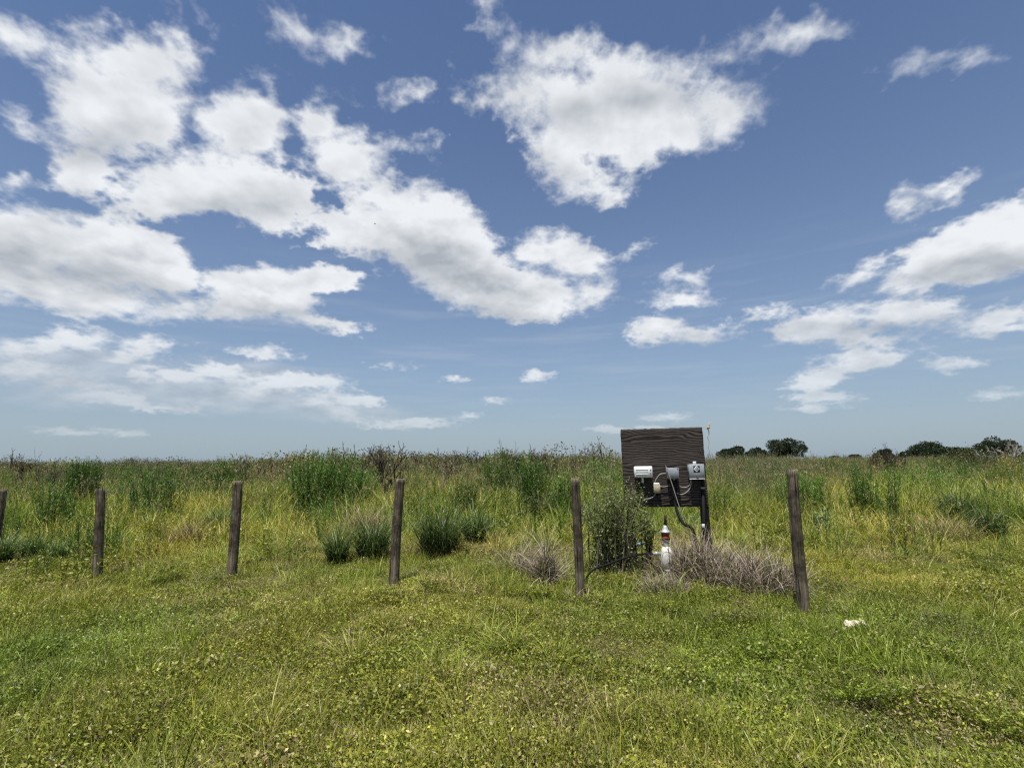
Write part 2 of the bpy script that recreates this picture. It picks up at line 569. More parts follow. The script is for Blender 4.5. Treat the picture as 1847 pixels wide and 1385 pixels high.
# ------------------------------------------------------------------ helpers: plants
def blades(mb, rng, n, R0, L, width, lean, curl, cb, ct, cvar=0.25, nseg=3, base=None, az=None, pw=1.0, z0=0.0):
    """n curved grass blades; L, lean, curl are (min, max); colours run from cb at the foot to ct at the tip"""
    if base is None:
        r = R0 * np.sqrt(rng.rand(n)); th = rng.rand(n) * 2 * np.pi
        base = np.stack([r * np.cos(th), r * np.sin(th), np.full(n, z0)], 1)
        if az is None:
            az = th + rng.randn(n) * 0.7
    if az is None:
        az = rng.rand(n) * 2 * np.pi
    ln = rng.uniform(*L, n) if isinstance(L, tuple) else np.asarray(L)
    le = rng.uniform(*lean, n)
    cu = rng.uniform(*curl, n)
    w = width * rng.uniform(0.7, 1.25, n)
    out = np.stack([np.cos(az), np.sin(az), np.zeros(n)], 1)
    ta = az + np.pi / 2 + rng.randn(n) * 0.9
    side = np.stack([np.cos(ta), np.sin(ta), np.zeros(n)], 1)
    p = base.copy()
    V = []
    C = []
    jit = 1 + cvar * rng.randn(n, 1)
    cb, ct = np.asarray(cb, float), np.asarray(ct, float)
    hue = rng.rand(n, 1)
    cb_ = cb if cb.ndim == 1 else cb[0] * (1 - hue) + cb[1] * hue
    ct_ = ct if ct.ndim == 1 else ct[0] * (1 - hue) + ct[1] * hue
    for i in range(nseg + 1):
        t = i / nseg
        ww = w * (1 - t) ** 0.7 * (0.75 + 0.5 * min(1, t * 3) if t < 0.34 else 1.0)
        c = np.clip((cb_ * (1 - t) + ct_ * t) * jit, 0.004, 0.9)
        c = np.broadcast_to(c, (n, 3))
        if i < nseg:
            V += [p - side * ww[:, None] / 2, p + side * ww[:, None] / 2]
            C += [c, c]
        else:
            V += [p.copy()]
            C += [c]
        a = le + cu * (t + 0.5 / nseg) ** pw
        p = p + (out * np.sin(a)[:, None] + np.array((0, 0, 1.0)) * np.cos(a)[:, None]) * (ln / nseg)[:, None]
    m = 2 * nseg + 1
    V = np.stack(V, 1).reshape(-1, 3)
    C = np.stack(C, 1).reshape(-1, 3)
    o = (np.arange(n) * m)[:, None]
    quads = np.concatenate([o + np.array([2 * i, 2 * i + 1, 2 * i + 3, 2 * i + 2]) for i in range(nseg - 1)]) if nseg > 1 else np.zeros((0, 4), int)
    tris = o + np.array([2 * nseg - 2, 2 * nseg - 1, 2 * nseg])
    mb.add(V, [quads, tris], C)
    return p            # tips


def leaves(mb, rng, pos, dirs, length, width, col, cvar=0.25, fold=0.0):
    """diamond leaves at pos pointing along dirs"""
    n = len(pos)
    d = dirs / np.maximum(np.linalg.norm(dirs, axis=1, keepdims=True), 1e-6)
    rnd = rng.randn(n, 3)
    s = np.cross(d, rnd); s /= np.maximum(np.linalg.norm(s, axis=1, keepdims=True), 1e-6)
    nn = np.cross(s, d)
    L = (length if np.ndim(length) else length * rng.uniform(0.7, 1.3, n))[:, None]
    Wd = (width if np.ndim(width) else width * rng.uniform(0.7, 1.3, n))[:, None]
    mid = pos + d * L * 0.5 + nn * L * fold
    V = np.stack([pos, mid - s * Wd / 2, pos + d * L, mid + s * Wd / 2], 1).reshape(-1, 3)
    col = np.asarray(col, float)
    if col.ndim == 2 and len(col) == 2:
        h = rng.rand(n, 1)
        c = col[0] * (1 - h) + col[1] * h
    elif col.ndim == 2:
        c = col
    else:
        c = np.tile(col, (n, 1))
    c = np.clip(c * (1 + cvar * rng.randn(n, 1)), 0.003, 0.9)
    mb.add(V, [(np.arange(n) * 4)[:, None] + np.arange(4)], np.repeat(c, 4, 0))


def unit(rng, n, zmin=-1.0, zmax=1.0):
    z = rng.uniform(zmin, zmax, n)
    a = rng.rand(n) * 2 * np.pi
    r = np.sqrt(np.maximum(0, 1 - z * z))
    return np.stack([r * np.cos(a), r * np.sin(a), z], 1)


# ------------------------------------------------------------------ materials
def new_mat(name):
    m = bpy.data.materials.new(name)
    m.use_nodes = True
    m.node_tree.nodes.clear()
    T = NT(m.node_tree)
    out = T.n.new('ShaderNodeOutputMaterial')
    return m, T, out


def principled(T, out, base, rough=0.6, spec=0.4, metal=0.0, normal=None):
    b = T.n.new('ShaderNodeBsdfPrincipled')
    T.put(b, 'Base Color', base if hasattr(base, 'is_output') else (*base, 1))
    T.put(b, 'Roughness', rough)
    T.put(b, 'Specular IOR Level', spec)
    T.put(b, 'Metallic', metal)
    if normal is not None:
        T.l.new(normal, b.inputs['Normal'])
    T.l.new(b.outputs[0], out.inputs[0])
    return b


def bump(T, h, strength=0.5, dist=0.01):
    b = T.n.new('ShaderNodeBump')
    T.put(b, 'Strength', strength); T.put(b, 'Distance', dist)
    T.l.new(h, b.inputs['Height'])
    return b.outputs[0]


def leaf_mat(name, tint=True, trans=0.27, rough=0.5, spec=0.25):
    m, T, out = new_mat(name)
    a = T.n.new('ShaderNodeAttribute'); a.attribute_name = 'Col'
    col = a.outputs['Color']
    if tint:
        t = T.n.new('ShaderNodeAttribute'); t.attribute_type = 'INSTANCER'; t.attribute_name = 'tint'
        col = T.mix(1.0, col, t.outputs['Color'], 'MULTIPLY')
    b = T.n.new('ShaderNodeBsdfDiffuse')
    T.l.new(col, b.inputs['Color'])
    tr = T.n.new('ShaderNodeBsdfTranslucent')
    T.l.new(T.mix(1.0, col, (1.15, 1.25, 0.75, 1), 'MULTIPLY'), tr.inputs[0])
    ms = T.n.new('ShaderNodeMixShader')
    ms.inputs[0].default_value = trans
    T.l.new(b.outputs[0], ms.inputs[1]); T.l.new(tr.outputs[0], ms.inputs[2])
    if spec > 0.15:
        gl = T.n.new('ShaderNodeBsdfGlossy'); gl.inputs['Roughness'].default_value = 0.42
        m2 = T.n.new('ShaderNodeMixShader'); m2.inputs[0].default_value = 0.025
        T.l.new(ms.outputs[0], m2.inputs[1]); T.l.new(gl.outputs[0], m2.inputs[2])
        ms = m2
    T.l.new(ms.outputs[0], out.inputs[0])
    return m


def plain(name, base, rough=0.5, spec=0.4, metal=0.0, var=0.12, scale=18.0, bmp=0.0):
    """painted / moulded surface with slight uneven tone and dirt"""
    m, T, out = new_mat(name)
    tc = T.n.new('ShaderNodeTexCoord')
    n1 = T.noise(tc.outputs['Object'], scale, 5.0, 0.6)
    n2 = T.noise(tc.outputs['Object'], scale * 4.5, 3.0, 0.6)
    k = T.math('ADD', T.ramp(n1, 0.3, 0.7, 1 - var, 1 + var * 0.5), T.math('MULTIPLY', T.math('SUBTRACT', n2, 0.5), var))
    col = T.mix(1.0, (*base, 1), T.comb(k, k, k), 'MULTIPLY')
    nb = bump(T, n2, bmp, 0.004) if bmp else None
    principled(T, out, col, T.ramp(n1, 0.2, 0.8, rough - 0.08, rough + 0.1), spec, metal, nb)
    return m


M_INST = leaf_mat('leaf_instanced')
M_LEAF = leaf_mat('leaf', tint=False)
M_DRY = leaf_mat('dry_leaf', tint=False, trans=0.2, rough=0.8, spec=0.1)
# palette (linear base colours)
GREEN, YELGRN, BRIGHT = (0.132, 0.172, 0.028), (0.36, 0.36, 0.065), (0.24, 0.285, 0.042)
DARKG, OLIVE = (0.024, 0.048, 0.012), (0.15, 0.155, 0.045)
STRAW, GREYDEAD, BROWN = (0.50, 0.41, 0.21), (0.42, 0.35, 0.28), (0.11, 0.075, 0.05)

# ------------------------------------------------------------------ ground
def build_ground():
    t = np.linspace(-1, 1, 241)
    xs = np.sinh(t * 7.2) / np.sinh(7.2) * 6000
    t = np.linspace(-0.62, 1, 261)
    ys = np.sinh(t * 7.2) / np.sinh(7.2) * 6000
    X, Y = np.meshgrid(xs, ys)
    Z = ground_z(X, Y)
    v = np.stack([X, Y, Z], -1).reshape(-1, 3)
    nx, ny = len(xs), len(ys)
    i = (np.arange(ny - 1)[:, None] * nx + np.arange(nx - 1)[None, :]).ravel()
    mb = MB().add(v, [np.stack([i, i + 1, i + nx + 1, i + nx], 1)])
    m, T, out = new_mat('sandy_soil')
    tc = T.n.new('ShaderNodeTexCoord')
    p = tc.outputs['Object']
    n1 = T.noise(p, 1.3, 5.0, 0.6); n2 = T.noise(p, 14.0, 5.0, 0.65); n3 = T.noise(p, 90.0, 3.0, 0.6)
    c = T.mix(T.ramp(n2, 0.35, 0.65), (0.13, 0.105, 0.06, 1), (0.36, 0.31, 0.22, 1))
    c = T.mix(T.ramp(n1, 0.42, 0.62), c, (0.11, 0.115, 0.04, 1))
    c = T.mix(T.ramp(n3, 0.45, 0.7), c, (0.11, 0.10, 0.05, 1))
    principled(T, out, c, 0.95, 0.1, 0, bump(T, n3, 0.8, 0.02))
    o = mb.build('ground', m, smooth=True)
    tag(o, kind='structure')


build_ground()

# ------------------------------------------------------------------ what nobody can count: scattered grasses and low weeds
_sources = []


def source(name, mb, mat=None):
    o = bpy.data.objects.new(name, mb.mesh(name, mat or M_INST))
    _sources.append(o)
    return o


def scatter(name, label, cat, srcs, pos, scl, tint, rng, tilt=0.12, rotz=None, var=None):
    n = len(pos)
    me = bpy.data.meshes.new(name)
    me.vertices.add(n)
    me.vertices.foreach_set('co', pos.astype(np.float32).ravel())
    rot = np.stack([rng.randn(n) * tilt, rng.randn(n) * tilt, rng.rand(n) * 2 * np.pi if rotz is None else rotz], 1)
    if np.ndim(scl) == 1:
        scl = np.repeat(np.asarray(scl)[:, None], 3, 1)
    if var is None:
        var = rng.randint(0, len(srcs), n)
    for nm, ty, key, dat in (('rot', 'FLOAT_VECTOR', 'vector', rot), ('scl', 'FLOAT_VECTOR', 'vector', scl),
                             ('tint', 'FLOAT_COLOR', 'color', np.concatenate([np.clip(tint, 0, 4), np.ones((n, 1))], 1)), ('var', 'INT', 'value', var)):
        at_ = me.attributes.new(nm, ty, 'POINT')
        at_.data.foreach_set(key, np.ascontiguousarray(dat, dtype=np.int32 if ty == 'INT' else np.float32).ravel())
    o = bpy.data.objects.new(name, me)
    COL.objects.link(o)
    g = bpy.data.node_groups.new(name, 'GeometryNodeTree')
    g.interface.new_socket('Geometry', in_out='INPUT', socket_type='NodeSocketGeometry')
    g.interface.new_socket('Geometry', in_out='OUTPUT', socket_type='NodeSocketGeometry')
    gi, go = g.nodes.new('NodeGroupInput'), g.nodes.new('NodeGroupOutput')

    def named(nm, ty):
        a = g.nodes.new('GeometryNodeInputNamedAttribute'); a.data_type = ty; a.inputs['Name'].default_value = nm
        return [s for s in a.outputs if s.enabled and s.name == 'Attribute'][0]
    e2r = g.nodes.new('FunctionNodeEulerToRotation'); g.links.new(named('rot', 'FLOAT_VECTOR'), e2r.inputs[0])
    sc, va = named('scl', 'FLOAT_VECTOR'), named('var', 'INT')
    join = g.nodes.new('GeometryNodeJoinGeometry')
    m2p = g.nodes.new('GeometryNodeMeshToPoints')
    g.links.new(gi.outputs[0], m2p.inputs[0])
    for k, s in enumerate(srcs):
        oi = g.nodes.new('GeometryNodeObjectInfo'); oi.inputs['Object'].default_value = s
        oi.inputs['As Instance'].default_value = False
        cmp_ = g.nodes.new('FunctionNodeCompare'); cmp_.data_type = 'INT'; cmp_.operation = 'EQUAL'
        ins = [q for q in cmp_.inputs if q.enabled]
        g.links.new(va, ins[0]); ins[1].default_value = k
        iop = g.nodes.new('GeometryNodeInstanceOnPoints')
        g.links.new(m2p.outputs[0], iop.inputs['Points'])
        g.links.new(cmp_.outputs[0], iop.inputs['Selection'])
        g.links.new(oi.outputs['Geometry'], iop.inputs['Instance'])
        g.links.new(e2r.outputs[0], iop.inputs['Rotation'])
        g.links.new(sc, iop.inputs['Scale'])
        g.links.new(iop.outputs[0], join.inputs[0])
    g.links.new(join.outputs[0], go.inputs[0])
    md = o.modifiers.new('scatter', 'NODES'); md.node_group = g
    tag(o, label, cat, kind='stuff')
    return o


def fan(rng, n, r0, r1, half=60, power=2.0):
    """points spread over the field ahead of the camera; power 2 = even over the area, lower = denser near by"""
    u = rng.rand(n)
    r = (r0 ** power + u * (r1 ** power - r0 ** power)) ** (1 / power)
    a = R(half) * (rng.rand(n) * 2 - 1)
    return np.stack([r * np.sin(a), r * np.cos(a)], 1)


def column(xy):
    """photo column (pixels) in which a ground point shows"""
    return CX + F_PX * xy[:, 0] / np.maximum(xy[:, 1], 0.5)


def lift(xy, dz=0.0):
    return np.concatenate([xy, (ground_z(xy[:, 0], xy[:, 1]) + dz)[:, None]], 1)


SPOTS = [(ground_px(230, 1150), 1.0, (0.80, 0.95, 0.9)), (ground_px(60, 1180), 0.8, (0.85, 0.95, 0.9)), (ground_px(1580, 1045), 0.75, (1.2, 1.12, 0.9)),
         (ground_px(1450, 1000), 0.8, (1.12, 1.0, 0.95)), (ground_px(560, 960), 1.1, (1.2, 1.1, 1.0)), (ground_px(1700, 1150), 0.9, (0.85, 0.98, 0.8)),
         (ground_px(1420, 1200), 0.8, (0.9, 1.02, 0.8)), (ground_px(860, 1190), 0.6, (0.88, 1.02, 0.85)), (ground_px(700, 1050), 0.8, (0.95, 1.05, 0.85))]
BARE = [(ground_px(1545, 1068), 0.13), (ground_px(1120, 1192), 0.10), (ground_px(1545, 1207), 0.13), (ground_px(700, 1290), 0.1)]


def tints(xy, rng, lo=(0.86, 0.92, 0.84), hi=(1.22, 1.10, 1.08), var=0.15):
    n = vnoise(xy[:, 0], xy[:, 1], 1.7, 1) * 0.5 + vnoise(xy[:, 0], xy[:, 1], 0.45, 5) * 0.3 + rng.rand(len(xy)) * 0.2
    n = np.clip((n - 0.5) * 1.9 + 0.5, 0, 1)[:, None]
    t = np.array(lo) * (1 - n) + np.array(hi) * n
    for c, r, k in SPOTS:
        w = np.exp(-((xy[:, 0] - c.x) ** 2 + (xy[:, 1] - c.y) ** 2) / (r * r))[:, None]
        t = t * (1 + (np.array(k) - 1) * w)
    return t * (1 + var * rng.randn(len(xy), 1))


CLEAR = [(608, 7.45, 0.30), (672, 7.65, 0.42), (792, 7.95, 0.48), (856, 9.0, 0.38), (975, 12.0, 0.4), (62, 8.3, 0.35), (112, 8.2, 0.32), (6, 7.9, 0.3), (398, 11.3, 0.45), (1728, 11.4, 0.8),
         (1782, 9.3, 0.6), (588, 14.5, 0.9), (147, 15.0, 0.6), (897, 16.5, 0.6), (962, 14.0, 0.6), (1558, 11.8, 0.35), (1592, 11.4, 0.4), (96, 11.0, 0.4), (698, 16.0, 0.4), (1202, 6.5, 0.45), (1112, 6.9, 0.5), (1262, 6.4, 0.5), (1368, 6.0, 0.4), (1198, 7.2, 0.8)]


def clear_of(xy):
    """no tall growth right in front of the plants and things that stand free"""
    k = np.ones(len(xy), bool)
    for px, d, r in CLEAR:
        p = on_ground(px, d)
        dx, dy = xy[:, 0] - p.x, xy[:, 1] - p.y + r * 0.9
        k &= (dx / r) ** 2 + (dy / (r * 1.9)) ** 2 > 1
    return xy[k]


def keep(xy, rng):
    k = np.ones(len(xy), bool)
    for c, r in BARE:
        d = np.hypot(xy[:, 0] - c.x, xy[:, 1] - c.y)
        k &= d > r * rng.uniform(0.5, 1.1, len(xy))
    return xy[k]


def make_sources():
    rng = np.random.RandomState(3)
    S_ = {}
    L = []
    for k in range(8):                                  # low mat of small-leaved weeds, half a metre across; the last two mostly dead litter
        mb = MB()
        n = 3000
        dry = (0.08, 0.10, 0.16, 0.12, 0.10, 0.2, 0.55, 0.65)[k]
        lush = (0.2, 0.4, 0.55, 0.3, 0.65, 0.45, 0.4, 0.5)[k]
        big = (1.0, 0.9, 0.8, 1.15, 0.85, 1.0, 0.9, 0.8)[k]
        r = 0.36 * rng.rand(n) ** 0.55; th = rng.rand(n) * 2 * np.pi
        x, y = r * np.cos(th), r * np.sin(th)
        hh = 0.35 + 1.0 * vnoise(x + k * 3, y, 0.11, k)
        z = 0.008 + 0.085 * hh * rng.rand(n) ** 1.3 * (1 - (r / 0.40) ** 2 * 0.5)
        pos = np.stack([x, y, z], 1)
        h = np.clip(rng.rand(n, 1) * 0.7 + lush * 0.6 - 0.2 + 0.5 * (vnoise(x, y + k * 5, 0.09, 3) - 0.5)[:, None], 0, 1)
        col = np.where(rng.rand(n, 1) < dry, np.array(STRAW) * (0.25 + 0.5 * rng.rand(n, 1)), np.array(GREEN) * (1 - h) + np.array(YELGRN) * 0.95 * h)
        leaves(mb, rng, pos, unit(rng, n, -0.3, 0.7), 0.024 * big, 0.0125 * big, col, 0.34, 0.14)
        blades(mb, rng, int(520 * (1.3 - dry)), 0.36, (0.05, 0.16), 0.0040, (0.1, 1.0), (0.1, 1.0), GREEN, (YELGRN, BRIGHT), nseg=2)
        blades(mb, rng, int(140 + 500 * dry), 0.36, (0.05, 0.17), 0.0032, (0.3, 1.3), (0.1, 0.8), BROWN, STRAW, nseg=2)
        L.append(source('weed_patch', mb))
    S_['mat'] = L
    L = []
    for k in range(4):                                  # short grass
        mb = MB()
        blades(mb, rng, 30, 0.10, (0.07, 0.24), 0.0055, (0.0, 0.55), (0.1, 1.1), GREEN, (BRIGHT, YELGRN), nseg=3)
        L.append(source('short_grass', mb))
    S_['short'] = L
    L = []
    for k in range(4):                                  # meadow grass, knee high
        mb = MB()
        blades(mb, rng, 44, 0.17, (0.25, 0.78), 0.014, (0.0, 0.5), (0.4, 2.0), (OLIVE, GREEN), (YELGRN, BRIGHT), 0.35, nseg=4)
        blades(mb, rng, 14, 0.17, (0.2, 0.65), 0.011, (0.1, 0.8), (0.4, 1.6), STRAW, STRAW, nseg=4)
        tip = blades(mb, rng, 2, 0.1, (0.5, 0.8), 0.004, (0.0, 0.2), (0.0, 0.4), OLIVE, STRAW, nseg=4)
        for t in tip:
            m = 9
            leaves(mb, rng, t + np.stack([rng.randn(m) * 0.008, rng.randn(m) * 0.008, -rng.rand(m) * 0.12], 1), unit(rng, m, 0.75, 1), 0.035, 0.005, np.array(STRAW) * 0.7, 0.2)
        L.append(source('meadow_grass', mb))
    S_['mid'] = L
    L = []
    for k in range(3):                                  # dry, collapsed grass
        mb = MB()
        blades(mb, rng, 60, 0.22, (0.2, 0.6), 0.006, (0.2, 1.2), (0.2, 1.3), (BROWN, STRAW), (STRAW, GREYDEAD), nseg=4)
        L.append(source('dry_grass', mb))
    S_['dry'] = L
    L = []
    for k in range(6):                                  # tall grass; the last two with many pale seed heads
        mb = MB()
        blades(mb, rng, (48, 44, 52, 40, 36, 36)[k], 0.28, (0.45, 1.2), 0.019, (0.0, 0.3), (0.0, 0.9), ((GREEN, OLIVE), (DARKG, GREEN), (OLIVE, GREEN), (GREEN, BRIGHT), (OLIVE, GREEN), (OLIVE, GREEN))[k], (YELGRN, GREEN), 0.45, nseg=4)
        blades(mb, rng, (10, 16, 6, 12, 20, 26)[k], 0.28, (0.4, 0.95), 0.013, (0.0, 0.5), (0.1, 1.2), STRAW, GREYDEAD, nseg=4)
        ns = (2, 4, 0, 3, 12, 14)[k]
        if ns:
            tip = blades(mb, rng, ns, 0.25, (0.9, 1.35), 0.006, (0.0, 0.14), (0.0, 0.3), OLIVE, np.array(STRAW) * 0.7, nseg=4)
            for t in tip:
                m = 14
                leaves(mb, rng, t + np.stack([rng.randn(m) * 0.012, rng.randn(m) * 0.012, -rng.rand(m) * 0.24], 1), unit(rng, m, 0.85, 1), 0.07, 0.008, (np.array(STRAW) * 0.6, np.array(GREYDEAD) * 0.55), 0.2)
        L.append(source('tall_grass', mb))
    S_['tall'] = L
    L = []
    for k in range(3):                                  # feathery weed stems
        mb = MB()
        for q in range(5):
            fennel_stem(mb, mb, rng, np.array((rng.randn() * 0.16, rng.randn() * 0.16, 0)), rng.uniform(0.75, 1.15), 40, 0.013)
        L.append(source('weed_stems', mb))
    S_['fennel'] = L
    L = []
    for k in range(3):                                  # broad-leaved herbs
        mb = MB()
        for q in range(7):
            b = np.array((rng.randn() * 0.1, rng.randn() * 0.1, 0)); h = rng.uniform(0.2, 0.55)
            le = rng.randn(2) * 0.12
            m = 30
            t = rng.rand(m)
            pos = b + np.stack([le[0] * t, le[1] * t, h * (0.2 + 0.8 * t)], 1)
            leaves(mb, rng, pos, unit(rng, m, -0.2, 0.8), 0.045, 0.018, (np.array(GREEN) * 1.15, np.array(YELGRN) * 0.7), 0.35, 0.1)
            tube(mb, [b, b + np.array((le[0], le[1], h))], [0.004, 0.002], 3, OLIVE, False)
        L.append(source('broadleaf_weed', mb))
    S_['herb'] = L
    L = []
    for k in range(4):                                  # low scrub of the horizon
        mb = MB()
        twigs(mb, rng, 7, 0.5, rng.uniform(1.1, 1.5), 3, (0.12, 0.095, 0.075))
        m = 700
        pos = unit(rng, m, -0.1, 1) * np.array((0.95, 0.95, 1.0)) * (rng.rand(m, 1) ** 0.4) + np.array((0, 0, 0.25))
        leaves(mb, rng, pos, unit(rng, m, -0.2, 1), 0.09, 0.035, ((0.075, 0.095, 0.030), (0.17, 0.15, 0.06)), 0.35)
        L.append(source('scrub', mb))
    S_['scrub'] = L
    return S_


def fennel_stem(ms, mf, rng, base, h, n, w, lean=None, droop=0.0):
    le = rng.randn(2) * 0.06 * h if lean is None else np.asarray(lean)
    pts = []
    for i in range(5):
        t = i / 4
        pts.append(base + np.array((le[0] * t ** 1.5 + droop * h * max(0, t - 0.75) ** 1.2, le[1] * t ** 1.5, h * t - droop * h * 0.5 * max(0, t - 0.8) ** 1.4)))
    c = np.array((0.055, 0.06, 0.025))
    tube(ms, pts, [0.007, 0.006, 0.005, 0.004, 0.002], 3, c, False)
    t = 0.12 + 0.9 * rng.rand(n)
    tt = np.clip(t, 0, 1)
    P = np.array([tuple(p) for p in pts])
    pos = np.stack([np.interp(tt, np.linspace(0, 1, 5), P[:, a]) for a in range(3)], 1)
    a = rng.rand(n) * 2 * np.pi
    up = rng.uniform(0.5, 1.6, n)
    d = np.stack([np.cos(a), np.sin(a), up], 1)
    ln = (0.16 - 0.09 * tt) * rng.uniform(0.7, 1.3, n) * min(1.0, h)
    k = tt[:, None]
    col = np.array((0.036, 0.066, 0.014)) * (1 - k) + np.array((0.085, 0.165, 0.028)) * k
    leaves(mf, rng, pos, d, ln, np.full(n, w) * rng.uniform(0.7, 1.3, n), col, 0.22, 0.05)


def twigs(mb, rng, n, spread, h, depth, col, rad=0.026, gnarl=0.35):
    """bare branching wood growing from the origin"""
    def grow(p, d, ln, r, lev):
        pts, q = [p], p
        for i in range(3):
            d = d + rng.randn(3) * gnarl * 0.5
            d = d / np.linalg.norm(d)
            q = q + d * ln / 3
            pts.append(q)
        tube(mb, pts, [r, r * 0.85, r * 0.7, r * 0.5], 4 if lev else 5, np.array(col) * rng.uniform(0.7, 1.3), False)
        if lev < depth:
            for _ in range(rng.randint(2, 4)):
                i = rng.randint(1, 4)
                nd = d + rng.randn(3) * 0.75 + np.array((0, 0, 0.18))
                grow(pts[i], nd / np.linalg.norm(nd), ln * rng.uniform(0.5, 0.75), r * 0.66, lev + 1)
    for i in range(n):
        a = rng.rand() * 2 * np.pi
        d = np.array((math.cos(a) * spread * rng.rand(), math.sin(a) * spread * rng.rand(), 1.0))
        grow(np.array((rng.randn() * 0.05, rng.randn() * 0.05, -0.05)), d / np.linalg.norm(d), h * rng.uniform(0.35, 0.55), rad * rng.uniform(0.7, 1.2), 0)


def scatter_field():
    S_ = make_sources()
    rng = np.random.RandomState(5)
    # low mat
    def quilt(r0, r1, step, half):
        q = np.arange(-r1, r1, step)
        X, Y = np.meshgrid(q, q)
        xy = np.stack([X.ravel(), Y.ravel()], 1) + rng.uniform(-0.5, 0.5, (X.size, 2)) * step * 0.9
        rr, aa = np.hypot(xy[:, 0], xy[:, 1]), np.degrees(np.arctan2(xy[:, 0], xy[:, 1]))
        return xy[(rr > r0) & (rr < r1) & (np.abs(aa) < half)]
    xy = np.concatenate([quilt(1.3, 8.0, 0.36, 64), quilt(8.0, 16.0, 0.50, 57)])
    xy = keep(xy, rng)
    dn = vnoise(xy[:, 0], xy[:, 1], 1.4, 2) * 0.6 + vnoise(xy[:, 0], xy[:, 1], 0.5, 6) * 0.4
    var = np.where(rng.rand(len(xy)) < np.clip((dn - 0.52) * 3.0, 0.03, 0.8), rng.randint(6, 8, len(xy)), rng.randint(0, 6, len(xy)))
    far = np.hypot(xy[:, 0], xy[:, 1])
    scatter('ground_cover', 'low yellowish green mat of small-leaved weeds covering the ground', 'ground cover', S_['mat'], lift(xy, -0.005),
            np.stack([(q := rng.uniform(0.8, 1.15, len(xy)) * (1 + 0.2 * (far > 8))), q, q * rng.uniform(0.75, 1.25, len(xy))], 1), tints(xy, rng), rng, 0.12, var=var)
    # short grass
    xy = np.concatenate([fan(rng, 2600, 1.5, 8.0, 62), fan(rng, 3600, 7.0, 16.0, 55)])
    xy = keep(xy, rng)
    k = vnoise(xy[:, 0], xy[:, 1], 0.9, 6) > 0.42
    xy = xy[k]
    scatter('short_grass', 'short green grass growing through the weed mat', 'grass', S_['short'], lift(xy),
            rng.uniform(0.6, 1.3, len(xy)), tints(xy, rng), rng, 0.15)
    # a few taller tufts in the foreground and the knee-high meadow behind the posts
    n = 10500
    xy = fan(rng, n, 5.5, 24.0, 56, 1.5)
    d, c = xy[:, 1], column(xy)
    p = np.clip((d - 5.7) / 3.8, 0, 1) * (0.30 + 0.70 * vnoise(xy[:, 0], xy[:, 1], 1.3, 7)) + 0.02
    p = np.where((c > 1480) & (d < 9.0), p * 0.6, p)
    xy = clear_of(xy[rng.rand(n) < p])
    d = xy[:, 1]
    s = rng.uniform(0.55, 1.15, len(xy)) * np.clip(0.45 + (d - 7) * 0.16, 0.45, 1.45)
    scatter('meadow_grass', 'arching knee-high yellow green grass behind the fence posts', 'grass', S_['mid'], lift(xy), s,
            tints(xy, rng, (0.72, 0.95, 0.75), (1.45, 1.2, 1.1)), rng, 0.12)
    n = 420
    xy = fan(rng, n, 1.8, 7.0, 60)
    xy = xy[vnoise(xy[:, 0], xy[:, 1], 1.6, 3) > 0.52]
    scatter('grass_tuft', 'loose pale green tufts standing out of the near weed mat', 'grass', S_['mid'], lift(xy), rng.uniform(0.25, 0.55, len(xy)), tints(xy, rng), rng, 0.2)
    # dry litter
    n = 4200
    xy = fan(rng, n, 4.5, 24.0, 56, 1.5)
    p = np.clip((vnoise(xy[:, 0], xy[:, 1], 1.5, 2) - 0.42) * 3.2, 0, 1) * np.clip((xy[:, 1] - 4.6) / 3.5, 0.10, 1)
    xy = clear_of(xy[rng.rand(n) < p])
    scatter('dry_grass', 'tan collapsed dead grass lying between the living tufts', 'grass', S_['dry'], lift(xy),
            rng.uniform(0.5, 1.1, len(xy)) * np.clip(0.4 + (xy[:, 1] - 5) * 0.1, 0.35, 1.0), tints(xy, rng, (0.6, 0.6, 0.6), (1.05, 1.0, 0.95)), rng, 0.2)
    # herbs
    n = 2600
    xy = fan(rng, n, 6.5, 24.0, 56, 1.6)
    xy = xy[rng.rand(n) < np.clip((xy[:, 1] - 6.3) / 4.5, 0.05, 1)]
    xy = clear_of(xy[vnoise(xy[:, 0], xy[:, 1], 1.1, 4) > 0.5])
    scatter('leafy_weeds', 'leafy green weeds mixed into the meadow', 'weeds', S_['herb'], lift(xy), rng.uniform(0.6, 1.2, len(xy)), tints(xy, rng), rng, 0.15)
    # tall grass
    n = 20000
    xy = fan(rng, n, 9.5, 120.0, 54, 0.95)
    d, c = xy[:, 1], column(xy)
    start = np.where(c > 1480, 15.0, np.where((c > 1275) & (c < 1440), 9.8, 10.2))
    p = np.clip((d - start) / 4.0, 0, 1) * (0.35 + 0.65 * sstep(vnoise(xy[:, 0], xy[:, 1], 2.3, 6), 0.25, 0.6))
    xy = clear_of(xy[rng.rand(n) < p])
    d, c = xy[:, 1], column(xy)
    s = rng.uniform(0.7, 1.1, len(xy)) * np.clip(0.78 + (d - 10.5) * 0.030, 0.72, 1.08)
    s = np.where(c > 1480, s * np.clip(0.62 + (d - 15) * 0.012, 0.62, 1.0), s)
    s = np.where((c > 1275) & (c < 1480) & (d < 18), s * 0.97, s)
    s = s * (0.68 + 0.50 * vnoise(xy[:, 0], xy[:, 1], 3.5, 5))
    seedy = np.where((c > 1270) & (c < 1560), 0.75, 0.10 + 0.3 * (vnoise(xy[:, 0], xy[:, 1], 5.0, 1) > 0.62))
    var = np.where(rng.rand(len(xy)) < seedy, rng.randint(4, 6, len(xy)), rng.randint(0, 4, len(xy)))
